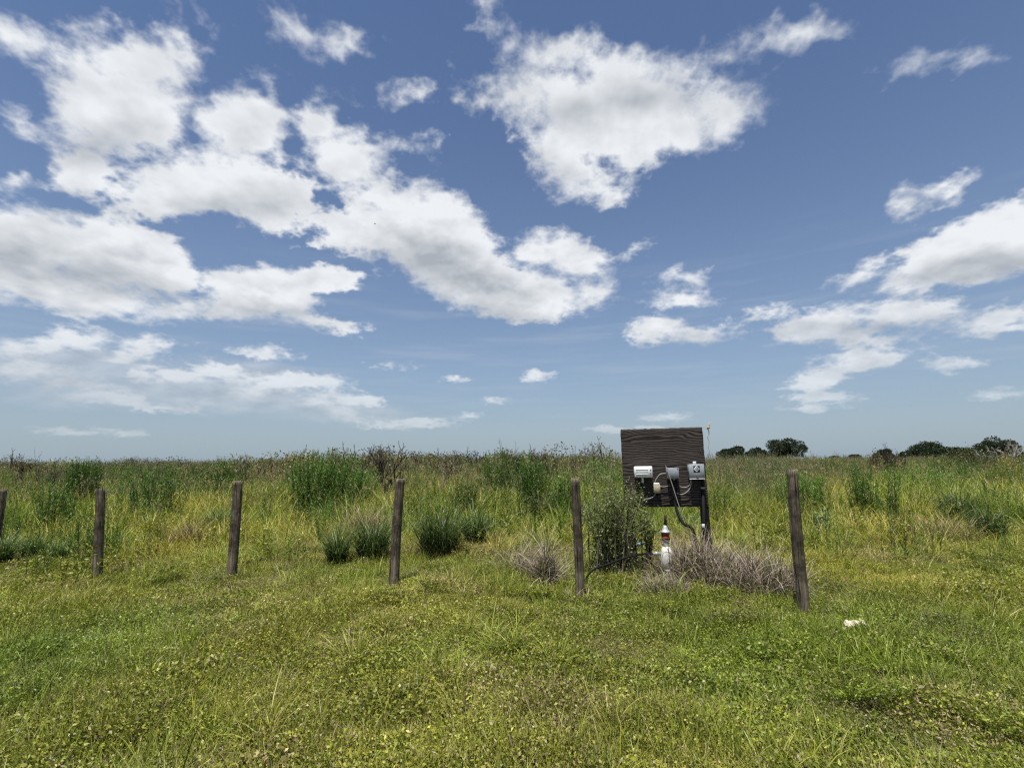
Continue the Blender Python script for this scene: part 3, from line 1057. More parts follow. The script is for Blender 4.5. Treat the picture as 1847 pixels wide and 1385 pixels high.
    scatter('tall_grass', 'chest-high green grass with straw seed heads filling the field', 'grass', S_['tall'], lift(xy), s,
            tints(xy, rng, (0.58, 0.80, 0.66), (1.12, 1.02, 0.95), 0.25), rng, 0.09, var=var)
    # feathery weed stems
    n = 6500
    xy = fan(rng, n, 9.6, 50.0, 54, 1.0)
    d, c = xy[:, 1], column(xy)
    p = np.clip((vnoise(xy[:, 0], xy[:, 1], 1.6, 0) - 0.36) * 3.2, 0, 1)
    p = np.where(c > 1450, p * 0.4, p)
    xy = clear_of(xy[rng.rand(n) < p])
    d = xy[:, 1]
    scatter('feathery_weeds', 'dark green feathery weed stems scattered through the tall grass', 'weeds', S_['fennel'], lift(xy),
            rng.uniform(0.7, 1.15, len(xy)) * np.clip(0.66 + (d - 10) * 0.04, 0.6, 1.25), tints(xy, rng, (0.85, 0.95, 0.8), (1.7, 1.45, 1.3), 0.3), rng, 0.06)
    # scrub band before the horizon and the rough pasture beyond
    n = 2600
    xy = fan(rng, n, 24.0, 200.0, 54, 0.8)
    d, c = xy[:, 1], column(xy)
    p = np.where(c < 1110, np.clip((d - 24) / 14, 0, 1), np.clip((d - 60) / 60, 0, 1) * 0.55)
    xy = xy[rng.rand(n) < p]
    d, c = xy[:, 1], column(xy)
    s = rng.uniform(0.8, 1.35, len(xy)) * np.where(c < 1110, 1.22, 0.85) * np.clip(0.95 + d / 400, 0.9, 1.35) * (0.55 + 0.85 * vnoise(xy[:, 0], xy[:, 1], 6.0, 2))
    scatter('scrub', 'low brown and olive scrub along the horizon', 'scrub', S_['scrub'], lift(xy), s, tints(xy, rng, (0.7, 0.85, 0.75), (1.3, 1.2, 1.1), 0.3), rng, 0.08)
    n = 5200
    xy = fan(rng, n, 100.0, 900.0, 52, 1.0)
    s = rng.uniform(1.0, 1.5, n) * np.clip(xy[:, 1] / 180, 1, 3.0)
    s3 = np.stack([s * 1.8, s * 1.8, np.minimum(s, 1.0)], 1)
    scatter('far_pasture', 'far rough pasture grass running to the horizon', 'grass', S_['tall'], lift(xy), s3, tints(xy, rng, (0.7, 0.8, 0.75), (1.2, 1.1, 1.0)), rng, 0.03)


scatter_field()

# ------------------------------------------------------------------ fence posts
def wood_mat(name, dark, light, grain=(60.0, 60.0, 3.0), rough=0.85):
    m, T, out = new_mat(name)
    tc = T.n.new('ShaderNodeTexCoord')
    p = T.vmath('MULTIPLY', tc.outputs['Object'], grain)
    g = T.noise(p, 1.0, 6.0, 0.65, dist=0.6)
    blot = T.noise(tc.outputs['Object'], 5.0, 5.0, 0.6)
    crack = T.ramp(T.noise(T.vmath('MULTIPLY', tc.outputs['Object'], (90.0, 90.0, 2.2)), 1.0, 3.0, 0.5), 0.30, 0.42)
    c = T.mix(T.ramp(g, 0.3, 0.72), (*dark, 1), (*light, 1))
    c = T.mix(T.ramp(blot, 0.38, 0.62), c, (*[d * 0.55 for d in dark], 1))
    c = T.mix(T.ramp(T.noise(tc.outputs['Object'], 22.0, 3.0, 0.5), 0.60, 0.72, 0.0, 0.35), c, (0.16, 0.17, 0.12, 1))
    c = T.mix(crack, (0.012, 0.010, 0.008, 1), c)
    h = T.math('ADD', T.math('MULTIPLY', g, 0.5), crack)
    principled(T, out, c, rough, 0.15, 0, bump(T, h, 0.9, 0.012))
    return m


M_POST = wood_mat('weathered_post_wood', (0.085, 0.066, 0.047), (0.235, 0.196, 0.142))
POSTS = [  # top x, top y, foot x, foot y (photo), width px at the middle, label
    (3, 882, -14, 1004, 19, 'leftmost fence post, leaning right and cut by the photo edge'),
    (180, 881, 176, 1043, 15.0, 'thin grey fence post, second from the left edge'),
    (429, 867, 418, 1044, 17.0, 'dark fence post leaning right, third from the left edge'),
    (722, 863, 710, 1063, 17.5, 'weathered fence post beside the dark grass tussocks, leaning right'),
    (1038, 862, 1046, 1085, 16.5, 'fence post just left of the instrument board, straw at its top'),
    (1428, 847, 1449, 1097, 20.0, 'tallest fence post, right of the instrument board and leaning left'),
]


def build_post(i, tx, ty, fx, fy, wpx, label):
    rng = np.random.RandomState(100 + i)
    foot = ground_px(fx + (fx - tx) / (fy - ty) * 7, fy + 7)
    foot.z = float(ground_z(foot.x, foot.y))
    dist = foot.y
    top = at(tx, ty, dist + rng.uniform(-0.05, 0.05))
    rad = wpx * dist / F_PX / 2 * 0.94
    ax = top - foot
    H = ax.length
    k, n = 30, 34
    groove = np.zeros(k)
    for _ in range(5):
        groove[rng.randint(0, k)] -= rng.uniform(0.05, 0.16)
    notch = rng.rand(k) * (rng.rand(k) < 0.4)
    vs = []
    ph = rng.rand(3) * 6
    for a in range(n + 1):
        t = a / n
        z = -0.35 + (H + 0.35) * t
        rr = rad * (1.06 - 0.10 * t)
        cx = 0.006 * math.sin(t * 5 + ph[0]) ; cy = 0.006 * math.sin(t * 4 + ph[1])
        for j in range(k):
            an = 2 * math.pi * j / k
            flute = 1 + 0.045 * math.sin(3 * an + ph[2]) + 0.03 * math.sin(7 * an + 2 * t + ph[1]) + 0.02 * rng.randn() + groove[j] * (0.5 + 0.8 * vnoise(j * 3.0, t * 4, 1, i))
            if z > H - 0.12:
                flute *= 1 - 0.04 * rng.rand()
            vs.append((cx + rr * flute * math.cos(an), cy + rr * flute * math.sin(an), z + (rng.uniform(-0.008, 0.006) - 0.03 * notch[j] if a == n else 0)))
    q = [(a * k + j, a * k + (j + 1) % k, (a + 1) * k + (j + 1) % k, (a + 1) * k + j) for a in range(n) for j in range(k)]
    mb = MB()
    c = len(vs)
    vs.append((0, 0, H - 0.006))
    mb.add(vs, [np.array(q), np.array([(n * k + j, n * k + (j + 1) % k, c) for j in range(k)])])
    o = mb.build('fence_post', M_POST, smooth=True)
    me = o.data
    o.location = foot
    o.rotation_euler = Vector((0, 0, 1)).rotation_difference(ax.normalized()).to_euler()
    tag(o, label, 'fence post', 'row of fence posts without wire')
    return foot


for i, a in enumerate(POSTS):
    build_post(i, *a)

# ------------------------------------------------------------------ instrument board
BD = 7.25
B_C = at(1198, 842, BD)
B_YAW, B_ROLL = R(-9.0), R(-0.6)
B_M = Matrix.Translation(B_C) @ Matrix.Rotation(B_YAW, 4, 'Z') @ Matrix.Rotation(R(1.0), 4, 'X') @ Matrix.Rotation(B_ROLL, 4, 'Y')
B_I = B_M.inverted()


def bl(px, py, off=0.0):
    """photo pixel -> board coordinates (x right, y into the board, z up) on the plane y = off"""
    o = B_I @ Vector((0, 0, CAM_H))
    d = (B_I.to_3x3() @ ray(px, py))
    t = (off - o.y) / d.y
    return o + d * t


tl, tr, br, blc = bl(1118.6, 775), bl(1267.5, 769.5), bl(1277, 914), bl(1127, 914)
bx0, bx1 = (tl.x + blc.x) / 2, (tr.x + br.x) / 2
bz0, bz1 = (blc.z + br.z) / 2, (tl.z + tr.z) / 2


def board_wood():
    m, T, out = new_mat('weathered_plywood')
    tc = T.n.new('ShaderNodeTexCoord')
    p = T.vmath('MULTIPLY', tc.outputs['Object'], (0.62, 0.0, 2.4))
    warp = T.noise(p, 1.25, 2.0, 0.45)
    warp2 = T.noise(p, 4.2, 2.0, 0.5)
    zz = T.sep(p)[2]
    ring = T.math('ADD', T.math('MULTIPLY', zz, 15.0), T.math('ADD', T.math('MULTIPLY', warp, 12.0), T.math('MULTIPLY', warp2, 2.4)))
    line = T.math('PINGPONG', ring, 0.5)
    fine = T.noise(T.vmath('MULTIPLY', tc.outputs['Object'], (5.0, 1.0, 130.0)), 1.0, 4.0, 0.6)
    v = T.math('ADD', T.math('MULTIPLY', T.ramp(line, 0.06, 0.46), 0.75), T.math('MULTIPLY', T.math('SUBTRACT', fine, 0.4), 0.75))
    blot = T.noise(tc.outputs['Object'], 3.4, 5.0, 0.6)
    c = T.mix(T.ramp(v, 0.05, 0.8), (0.016, 0.0125, 0.0115, 1), (0.080, 0.066, 0.058, 1))
    c = T.mix(T.ramp(blot, 0.35, 0.7, 0.0, 0.5), c, (0.030, 0.023, 0.021, 1))
    principled(T, out, c, 0.78, 0.2, 0, bump(T, v, 0.6, 0.006))
    return m


M_PLY = board_wood()
M_TIMBER = wood_mat('dark_timber', (0.020, 0.016, 0.014), (0.055, 0.044, 0.040), (50.0, 50.0, 3.0))
M_STEEL = plain('rusty_nail', (0.10, 0.075, 0.06), 0.6, 0.4, 0.5)
board = empty('instrument_board', B_C)
board.matrix_world = B_M
tag(board, 'dark weathered plywood board on two timber posts carrying the electric boxes', 'utility board')


def board_sheet():
    mb = MB()
    rng = np.random.RandomState(31)
    nx, nz = 40, 36
    xs, zs = np.linspace(bx0, bx1, nx), np.linspace(bz0, bz1, nz)
    X, Z = np.meshgrid(xs, zs)
    edge = (np.minimum(X - bx0, bx1 - X) < 1e-6) | (np.minimum(Z - bz0, bz1 - Z) < 1e-6)
    X = X + np.where(edge, rng.randn(*X.shape) * 0.0022, 0)
    Z = Z + np.where(edge, rng.randn(*Z.shape) * 0.0025, 0)
    Yf = 0.004 * np.sin(X * 3.1 + 1) + 0.003 * np.sin(Z * 4 + 0.5)
    f = np.stack([X, Yf, Z], -1).reshape(-1, 3)
    b = np.stack([X, Yf + 0.019, Z], -1).reshape(-1, 3)
    i = (np.arange(nz - 1)[:, None] * nx + np.arange(nx - 1)[None, :]).ravel()
    q = np.stack([i, i + 1, i + nx + 1, i + nx], 1)
    loop = list(range(nx)) + [r * nx + nx - 1 for r in range(1, nz)] + [(nz - 1) * nx + c for c in range(nx - 2, -1, -1)] + [r * nx for r in range(nz - 2, 0, -1)]
    N = nx * nz
    side = np.array([(loop[j], loop[(j + 1) % len(loop)], loop[(j + 1) % len(loop)] + N, loop[j] + N) for j in range(len(loop))])[:, ::-1]
    mb.add(np.concatenate([f, b]), [q, q[:, ::-1] + N, side])
    return mb.build('plywood_sheet', M_PLY, board)


board_sheet()


def timber(xc, w, ztop, name, lean=0.0):
    # square post behind the sheet, down into the ground
    mb = MB()
    p = B_M @ Vector((xc, 0.07, 0))
    zg = float(ground_z(p.x, p.y)) - B_C.z - 0.3
    rng = np.random.RandomState(int(abs(xc) * 1000))
    n = 14
    vs = []
    for a in range(n + 1):
        z = zg + (ztop - zg) * a / n
        dx = lean * (ztop - z)
        for (sx, sy) in ((-1, -1), (1, -1), (1, 1), (-1, 1)):
            vs.append((xc + dx + sx * w / 2 + rng.randn() * 0.0015, 0.024 + w / 2 + sy * w / 2 + rng.randn() * 0.0015, z))
    q = [(a * 4 + j, a * 4 + (j + 1) % 4, (a + 1) * 4 + (j + 1) % 4, (a + 1) * 4 + j) for a in range(n) for j in range(4)]
    mb.add(vs, [np.array(q), np.array([[n * 4, n * 4 + 1, n * 4 + 2, n * 4 + 3]])])
    mb.build(name, M_TIMBER, board)


timber(bx1 - 0.055, 0.105, bz1 - 0.012, 'post', 0.012)
timber(bx0 + 0.085, 0.105, bz1 - 0.03, 'post')
for (nx_, ny_) in ((1262, 776), (1263, 812), (1123, 781), (1124, 822), (1270, 868)):
    mb = MB()
    q = bl(nx_, ny_)
    disc_stack(mb, [(0.0065, 0), (0.0065, 0.003), (0.003, 0.005)], 8, Matrix.Translation((q.x, -0.004, q.z)) @ Matrix.Rotation(R(90), 4, 'X'))
    mb.build('nail', M_STEEL, board)

M_WHITE = plain('white_plastic', (0.72, 0.73, 0.71), 0.38, 0.5, 0, 0.08)
M_BEIGE = plain('beige_plastic', (0.40, 0.36, 0.24), 0.55, 0.4, 0, 0.2, 30)
M_GREYM = plain('grey_painted_metal', (0.30, 0.325, 0.345), 0.4, 0.5, 0.1, 0.12)
M_GREYD = plain('dark_grey_cover', (0.26, 0.285, 0.315), 0.38, 0.5, 0.1, 0.14)
M_CABLE = plain('pale_grey_cable', (0.33, 0.32, 0.29), 0.5, 0.4, 0, 0.15)
M_BLACK = plain('black_conduit', (0.008, 0.008, 0.009), 0.7, 0.15, 0, 0.2)
M_NAVY = plain('navy_label', (0.008, 0.014, 0.055), 0.35, 0.5, 0, 0.05)
M_LABEL = plain('white_label_print', (0.66, 0.68, 0.70), 0.4, 0.4, 0, 0.05)
M_PALE = plain('faded_grey_print', (0.36, 0.37, 0.38), 0.5, 0.3, 0, 0.3, 60)


def on_board(name, px, py, off=0.0):
    q = bl(px, py, off)
    o = empty(name, (0, 0, 0))
    o.matrix_world = B_M @ Matrix.Translation(q)
    return o, q


def size_px(x0, y0, x1, y1, off=0.0):
    a, b = bl(x0, y1, off), bl(x1, y0, off)
    return b.x - a.x, b.z - a.z


# white box
o, q = on_board('plastic_enclosure', 1159, 850.5)
w, h = size_px(1143.2, 840, 1175, 861, -0.12)
tag(o, 'white ribbed plastic box mounted on the left of the dark board', 'electrical box')
mb = MB(); rbox(mb, (0, -0.032, 0), (w * 0.97, 0.062, h * 0.97), 0.012); mb.build('body', M_WHITE, o)
mb = MB(); rbox(mb, (0, -0.092, 0), (w, 0.054, h), 0.010); lid = mb.build('lid', M_WHITE, o)
for zz in (0.22, 0.02, -0.18):
    mb = MB(); rbox(mb, (-0.018, -0.121, zz * h), (w * 0.68, 0.010, h * 0.085), 0.004); mb.build('rib', M_WHITE, lid)
for (xx, zz) in ((0.40, 0.20), (0.38, -0.08), (-0.44, -0.36)):
    mb = MB(); disc_stack(mb, [(0.011, 0), (0.011, 0.006), (0.007, 0.009)], 10, Matrix.Translation((xx * w, -0.118, zz * h)) @ Matrix.Rotation(R(90), 4, 'X')); mb.build('latch_screw', M_CABLE, lid)
for k, zz in enumerate((0.5, 0.62, 0.80)):
    mb = MB(); disc_stack(mb, [(0.017, 0), (0.017, 0.02), (0.012, 0.026)], 10, Matrix.Translation((-0.012, -0.05, -zz * h - 0.026))); mb.build('cable_gland', M_WHITE, o)

# middle grey box
o, q = on_board('junction_box', 1211.5, 853)
w, h = size_px(1202, 843.5, 1222, 863.5, -0.11)
tag(o, 'small square grey metal box at the middle of the dark board', 'electrical box')
mb = MB(); rbox(mb, (0, -0.054, 0), (w * 0.98, 0.106, h * 0.98), 0.005); mb.build('body', M_GREYM, o)
mb = MB(); rbox(mb, (0, -0.110, 0), (w, 0.006, h), 0.002); lid = mb.build('cover_plate', M_GREYD, o)
for sx, sz in ((-1, 1), (1, 1), (1, -1), (-1, -1)):
    mb = MB(); disc_stack(mb, [(0.005, 0), (0.005, 0.003), (0.002, 0.004)], 8, Matrix.Translation((sx * w * 0.41, -0.113, sz * h * 0.41)) @ Matrix.Rotation(R(90), 4, 'X')); mb.build('screw', M_STEEL, lid)
mb = MB(); disc_stack(mb, [(0.020, 0), (0.020, 0.022), (0.016, 0.026)], 12, Matrix.Translation((0.012, -0.055, -h / 2 - 0.024))); mb.build('conduit_nut', M_CABLE, o)

# right grey box with the emblem
o, q = on_board('switch_box', 1253.5, 849.5)
w, h = size_px(1240.5, 836, 1266.5, 862, -0.13)
tag(o, 'grey metal switch box with navy diamond emblem on the right of the board', 'electrical box')
mb = MB(); rbox(mb, (0, -0.060, 0), (w * 0.98, 0.118, h * 0.99), 0.005); mb.build('body', M_GREYM, o)
mb = MB(); rbox(mb, (0, -0.1225, 0.004), (w, 0.010, h), 0.004); lid = mb.build('door', M_GREYM, o)
mb = MB(); rbox(mb, (0, -0.125, -h / 2 - 0.006), (w * 1.01, 0.018, 0.008), 0.003); mb.build('drip_lip', M_LABEL, o)
mb = MB()
rbox(mb, (0, -0.010, h / 2 + 0.018), (0.045, 0.004, 0.040), 0.002)
mb.build('mounting_tab', M_LABEL, o)
mb = MB(); rbox(mb, (0.002, -0.131, -h / 2 + 0.010), (0.03, 0.012, 0.014), 0.003); mb.build('hasp', M_STEEL, o)
es = w * 0.42
ex, ez = 0.0, h * 0.17
mb = MB(); rbox(mb, (ex, -0.1285, ez), (es, 0.002, es * 1.04), 0.0005); em = mb.build('emblem_plate', M_NAVY, lid)


def ring_poly(mb, pts_out, pts_in, y):
    n = len(pts_out)
    vs = [(x, y, z) for x, z in pts_out] + [(x, y, z) for x, z in pts_in]
    vs += [(x, y + 0.0008, z) for x, z in pts_out] + [(x, y + 0.0008, z) for x, z in pts_in]
    f = [(j, (j + 1) % n, n + (j + 1) % n, n + j) for j in range(n)]
    f += [(2 * n + j, 2 * n + (j + 1) % n, (j + 1) % n, j) for j in range(n)]
    f += [(n + j, n + (j + 1) % n, 3 * n + (j + 1) % n, 3 * n + j) for j in range(n)]
    mb.add(vs, [np.array(f)])


D = lambda r: [(ex + r * math.cos(a), ez + r * math.sin(a)) for a in (0, math.pi / 2, math.pi, 3 * math.pi / 2)]
mb = MB(); ring_poly(mb, D(es * 0.49), D(es * 0.33), -0.1304); mb.build('emblem_diamond', M_LABEL, lid)
C8 = lambda r, k=14: [(ex + r * math.cos(2 * math.pi * j / k), ez + r * 0.95 * math.sin(2 * math.pi * j / k)) for j in range(k)]
mb = MB(); ring_poly(mb, C8(es * 0.165), C8(es * 0.095), -0.1304)
rbox(mb, (ex - es * 0.045, -0.1300, ez - es * 0.02), (es * 0.035, 0.0012, es * 0.2), 0.0003)
mb.build('emblem_mark', M_LABEL, lid)
for k, (ww, zz) in enumerate(((0.40, -0.13), (0.46, -0.18), (0.40, -0.235))):
    mb = MB(); rbox(mb, (0.004, -0.1283, zz * h), (w * ww, 0.001, h * 0.022), 0.0003); mb.build('faded_print_line', M_PALE, lid)

# beige box
o, q = on_board('relay_box', 1184, 879.5)
w, h = size_px(1178, 870.5, 1190, 889, -0.05)
tag(o, 'small beige box with white top hanging below the middle of the board', 'electrical box')
mb = MB(); rbox(mb, (0, -0.030, -0.01), (w * 0.98, 0.056, h * 0.9), 0.010); mb.build('body', M_BEIGE, o)
mb = MB(); rbox(mb, (0, -0.031, h * 0.40), (w * 0.86, 0.060, h * 0.2), 0.012); mb.build('cap', M_WHITE, o)


def z2(X, Y):
    """pixel of the 9.235 x enlargement used while measuring the board"""
    return 1100 + X / 9.235, 820 + Y / 9.235


def cable(name, label, pts, rad, mat, cat='cable', k=7):
    P = [B_M @ bl(*z2(x, y), off) for x, y, off in pts]
    base = P[0].copy()
    mb = MB()
    tube(mb, through([p - base for p in P], 6), rad, k)
    o = mb.build(name, mat, None, True, base)
    tag(o, label, cat)
    return o


cable('cable', 'pale cable arching from the middle grey box to the beige box', [(930, 312, -0.05), (845, 322, -0.055), (785, 385, -0.05), (742, 470, -0.035)], 0.0062, M_CABLE)
cable('cable', 'short pale cable from the beige box towards the black conduit', [(815, 505, -0.03), (850, 528, -0.03), (910, 532, -0.03), (1000, 512, -0.03)], 0.005, M_CABLE)
cable('cable', 'black cable hanging in a loop under the beige box', [(785, 630, -0.03), (805, 700, -0.035), (860, 755, -0.04), (925, 770, -0.045), (1005, 750, -0.04), (1062, 690, -0.035), (1085, 610, -0.03)], 0.010, M_BLACK)
cable('cable', 'short pale cable between the black conduit and the switch box', [(1150, 510, -0.03), (1195, 540, -0.03), (1250, 542, -0.03), (1300, 528, -0.035), (1335, 490, -0.04), (1338, 385, -0.045)], 0.005, M_CABLE)
cable('cable', 'longest pale cable curving below the switch box', [(1100, 630, -0.03), (1170, 660, -0.03), (1240, 648, -0.035), (1300, 602, -0.04), (1345, 530, -0.045), (1352, 385, -0.05)], 0.0062, M_CABLE)
cable('cable', 'thin grey wire from the beige box into the bush', [(760, 640, -0.03), (725, 698, -0.03), (660, 728, -0.035), (560, 738, -0.03)], 0.005, M_CABLE)
cable('cable', 'small pale wire curl beside the left black conduit', [(485, 628, -0.02), (425, 632, -0.03), (408, 665, -0.035), (455, 700, -0.02)], 0.005, M_CABLE)
gz = lambda p: float(ground_z(p.x, p.y))


def conduit(name, label, pts, rad):
    P = [B_M @ bl(*z2(x, y), off) for x, y, off in pts]
    e = P[-1].copy(); e.z = gz(e) - 0.06
    P.append(e + Vector((0.03, -0.03, 0)))
    base = e
    mb = MB()
    tube(mb, through([p - base for p in P], 6), rad, 10)
    o = mb.build(name, M_BLACK, None, True, base)
    tag(o, label, 'conduit')
    return o


conduit('flexible_conduit', 'thick black conduit curving from the middle grey box down to the dead grass', [(1042, 395, -0.055), (1050, 500, -0.06), (1066, 650, -0.07), (1090, 820, -0.10), (1130, 980, -0.16), (1230, 1150, -0.24), (1400, 1305, -0.32)], 0.0195)
conduit('flexible_conduit', 'thin black conduit from the white box down behind the bush', [(520, 470, -0.05), (522, 600, -0.05), (535, 760, -0.05), (560, 920, -0.08), (590, 1080, -0.12), (640, 1300, -0.16)], 0.013)
conduit('flexible_conduit', 'black bundle of wire dropping beside the middle grey box', [(1098, 300, -0.03), (1108, 430, -0.03), (1110, 560, -0.03), (1100, 700, -0.03), (1100, 840, -0.06), (1145, 990, -0.12), (1240, 1140, -0.2), (1380, 1280, -0.28)], 0.009)
# rigid conduit beside the right timber
P0, P1, P2 = B_M @ bl(*z2(1545, 395), -0.045), B_M @ bl(*z2(1546, 560), -0.045), B_M @ bl(*z2(1556, 1290), -0.045)
P2.z = gz(P2) - 0.1
o = empty('rigid_conduit', P2)
tag(o, 'straight black pipe running from the switch box down the right timber post', 'conduit')
mb = MB(); tube(mb, [P0 - P2, P1 - P2], 0.016, 10); mb.build('upper_pipe', M_BLACK, o, True)
mb = MB(); tube(mb, [P1 - P2, Vector((0, 0, 0))], 0.022, 10); mb.build('lower_pipe', M_BLACK, o, True)
dn = (P1 - P2).normalized()
mb = MB(); tube(mb, [P1 - P2 - dn * 0.006, P1 - P2 + dn * 0.018], 0.027, 12); mb.build('collar', M_CABLE, o, True)
tg = B_M @ bl(*z2(1556, 1185), -0.075)
mb = MB(); rbox(mb, (0, 0, 0), (0.040, 0.006, 0.052), 0.002, Matrix.Translation(tg - P2) @ Matrix.Rotation(B_YAW, 4, 'Z')); mb.build('tag', M_LABEL, o)
# stick leaning on the board
a, b = B_M @ bl(*z2(932, 190), -0.125), B_M @ bl(*z2(1160, 880), -0.16)
d = (b - a).normalized()
c = b + d * ((b.z - gz(b) + 0.05) / -d.z)
mb = MB(); tube(mb, through([a - c, (a + b) / 2 - c + Vector((0.004, 0, 0.0)), b - c, Vector((0, 0, 0))], 5), [0.0035] + [0.006] * 13 + [0.0065, 0.0065], 6)
o = mb.build('leaning_stick', plain('dry_stick', (0.30, 0.26, 0.21), 0.8, 0.2), None, True, c)
tag(o, 'thin pale stick leaning diagonally across the middle grey box', 'stick')
# frayed cord at the top corner
kp = at(1277.5, 771, BD - 0.1)
cr = B_M @ Vector((bx1 - 0.01, 0.012, bz1 - 0.008))
M_ROPE = plain('frayed_cord', (0.42, 0.36, 0.24), 0.9, 0.1, 0, 0.3, 60)
o = empty('frayed_cord', cr)
tag(o, 'frayed pale cord knotted at the top right corner of the board, one strand hanging', 'cord')
mb = MB(); tube(mb, through([Vector((0, 0, 0)), (kp - cr) * 0.5 + Vector((0, 0, 0.008)), kp - cr], 4), 0.004, 6); mb.build('stub', M_ROPE, o, True)
mb = MB()
rng = np.random.RandomState(9)
for k in range(5):
    e = kp - cr
    tube(mb, through([e + Vector(rng.randn(3) * 0.006), e + Vector((rng.uniform(-0.03, 0.012), rng.randn() * 0.01, rng.uniform(-0.02, 0.02))), e + Vector(rng.randn(3) * 0.01)], 4), [0.011] * 9, 6)
tube(mb, through([e + Vector((0, 0, -0.01)), e + Vector((0.010, 0, 0.03)), e + Vector((0.024, 0, 0.06)), e + Vector((0.020, 0, 0.078))], 4), [0.010, 0.013, 0.014, 0.015, 0.014, 0.013, 0.012, 0.011, 0.009, 0.008, 0.006, 0.004, 0.002], 7)
mb.build('knot', M_ROPE, o, True)
mb = MB()
st = [at(x, y, BD - 0.1) - cr for x, y in ((1277, 774), (1279, 781), (1276.5, 789), (1279, 797), (1278, 806), (1280, 815), (1281.5, 826))]
tube(mb, through(st, 5), [0.0065 - 0.005 * i / 30 for i in range(31)], 5)
mb.build('strand', M_ROPE, o, True)

# ------------------------------------------------------------------ well head
WD = 6.55
M_PVC = plain('dirty_white_pvc', (0.62, 0.61, 0.55), 0.4, 0.45, 0, 0.25, 14)
M_RUST = plain('red_primer_fitting', (0.20, 0.045, 0.025), 0.6, 0.3, 0, 0.35, 40)
M_BRPIPE = plain('rusty_pipe', (0.055, 0.035, 0.025), 0.75, 0.3, 0.2, 0.35, 40)
M_ZINC = plain('galvanised_fitting', (0.42, 0.43, 0.43), 0.45, 0.5, 0.3, 0.3, 40)
wf = on_ground(1202.5, WD)
wo = empty('well_head', wf)
tag(wo, 'white bulb-shaped well head with red coupling and rusty pipe before the board', 'well head')
zz = lambda py: (at(1202.5, py, WD).z - wf.z)
k_ = WD / F_PX
mb = MB(); z1, zc = zz(984.5), zz(1006)
prof = [(k_ * 7.5, -0.06), (k_ * 7.5, zz(1026))]
for i in range(15):
    a_ = -1.05 + (1.05 + 1.12) * i / 14
    prof.append((k_ * 11.0 * math.cos(a_), zc + (z1 - zc) / math.sin(1.12) * math.sin(a_)))
disc_stack(mb, prof, 22); tank = mb.build('tank', M_PVC, wo, True)
mb = MB(); disc_stack(mb, [(k_ * 5.2, zz(987)), (k_ * 5.6, zz(983)), (k_ * 4.6, zz(981)), (k_ * 5.4, zz(979)), (k_ * 5.4, zz(975)), (k_ * 6.0, zz(974)), (k_ * 6.0, zz(972.5))], 16); mb.build('neck', M_ZINC, wo, True)
mb = MB(); disc_stack(mb, [(k_ * 7.3, zz(972.4)), (k_ * 7.3, zz(968)), (k_ * 6.6, zz(967.5)), (k_ * 6.6, zz(964.5)), (k_ * 7.3, zz(964)), (k_ * 7.3, zz(960))], 8); mb.build('coupling', M_RUST, wo)
mb = MB(); disc_stack(mb, [(k_ * 8.6, zz(959.8)), (k_ * 9.0, zz(958.3)), (k_ * 6.5, zz(957)), (k_ * 4.0, zz(952)), (k_ * 3.0, zz(947.5)), (k_ * 2.2, zz(947))], 18); mb.build('flange', M_ZINC, wo, True)
mb = MB(); tube(mb, [(k_ * 1.0, 0, zz(948)), (k_ * 1.5, 0, zz(930)), (k_ * 1.6, 0, zz(929))], [k_ * 2.5, k_ * 2.4, k_ * 1.9], 10); mb.build('riser_pipe', M_BRPIPE, wo, True)
mb = MB(); disc_stack(mb, [(k_ * 2.6, 0), (k_ * 2.6, 0.05), (k_ * 3.6, 0.052), (k_ * 3.6, 0.075), (k_ * 2.2, 0.08), (k_ * 2.2, 0.12)], 12, Matrix.Translation((-k_ * 9, 0, zz(998))) @ Matrix.Rotation(R(-90), 4, 'Y')); mb.build('outlet', M_ZINC, wo, True)
mb = MB(); tube(mb, [Vector((k_ * 1.0, -k_ * 11.2, zz(1024))), Vector((k_ * 1.0, -k_ * 11.9, zz(1000))), Vector((k_ * 0.6, -k_ * 9.5, zz(986)))], 0.004, 6); mb.build('wire', M_BLACK, tank, True)
# hose
hp = [wf + Vector((-k_ * 9 - 0.10, 0, zz(998)))] + [at(x, y, d) for x, y, d in ((1165, 998, 6.5), (1130, 1005, 6.4), (1095, 1018, 6.35), (1068, 1029, 6.3))]
e = hp[-1] + Vector((-0.16, 0, 0)); e.z = gz(e) - 0.03
hp.append(e)
mb = MB(); tube(mb, through([p - e for p in hp], 6), 0.0115, 9)
o = mb.build('hose', M_BLACK, None, True, e)
tag(o, 'black hose running from the well head left to the ground', 'hose')
# small leftover fittings under the bush
fp = on_ground(1160, 6.75); fz = at(1160, 981, 6.75).z - fp.z
o = empty('valve_fitting', fp)
tag(o, 'small dark valve fitting with a blue cap under the bush', 'pipe fitting')
mb = MB(); tube(mb, [(0.10, 0.02, -0.05), (0.09, 0.01, fz - 0.02), (0.06, 0, fz), (-0.03, 0, fz)], 0.013, 8); mb.build('pipe', M_BLACK, o, True)
mb = MB(); disc_stack(mb, [(0.020, 0), (0.021, 0.02), (0.018, 0.035), (0.008, 0.04)], 12, Matrix.Translation((-0.028, 0, fz)) @ Matrix.Rotation(R(-90), 4, 'Y')); mb.build('cap', plain('blue_plastic', (0.10, 0.25, 0.45), 0.4, 0.4), o, True)

# ------------------------------------------------------------------ crumpled scrap on the grass
sp = ground_px(1548, 1141); sp.z = gz(sp)


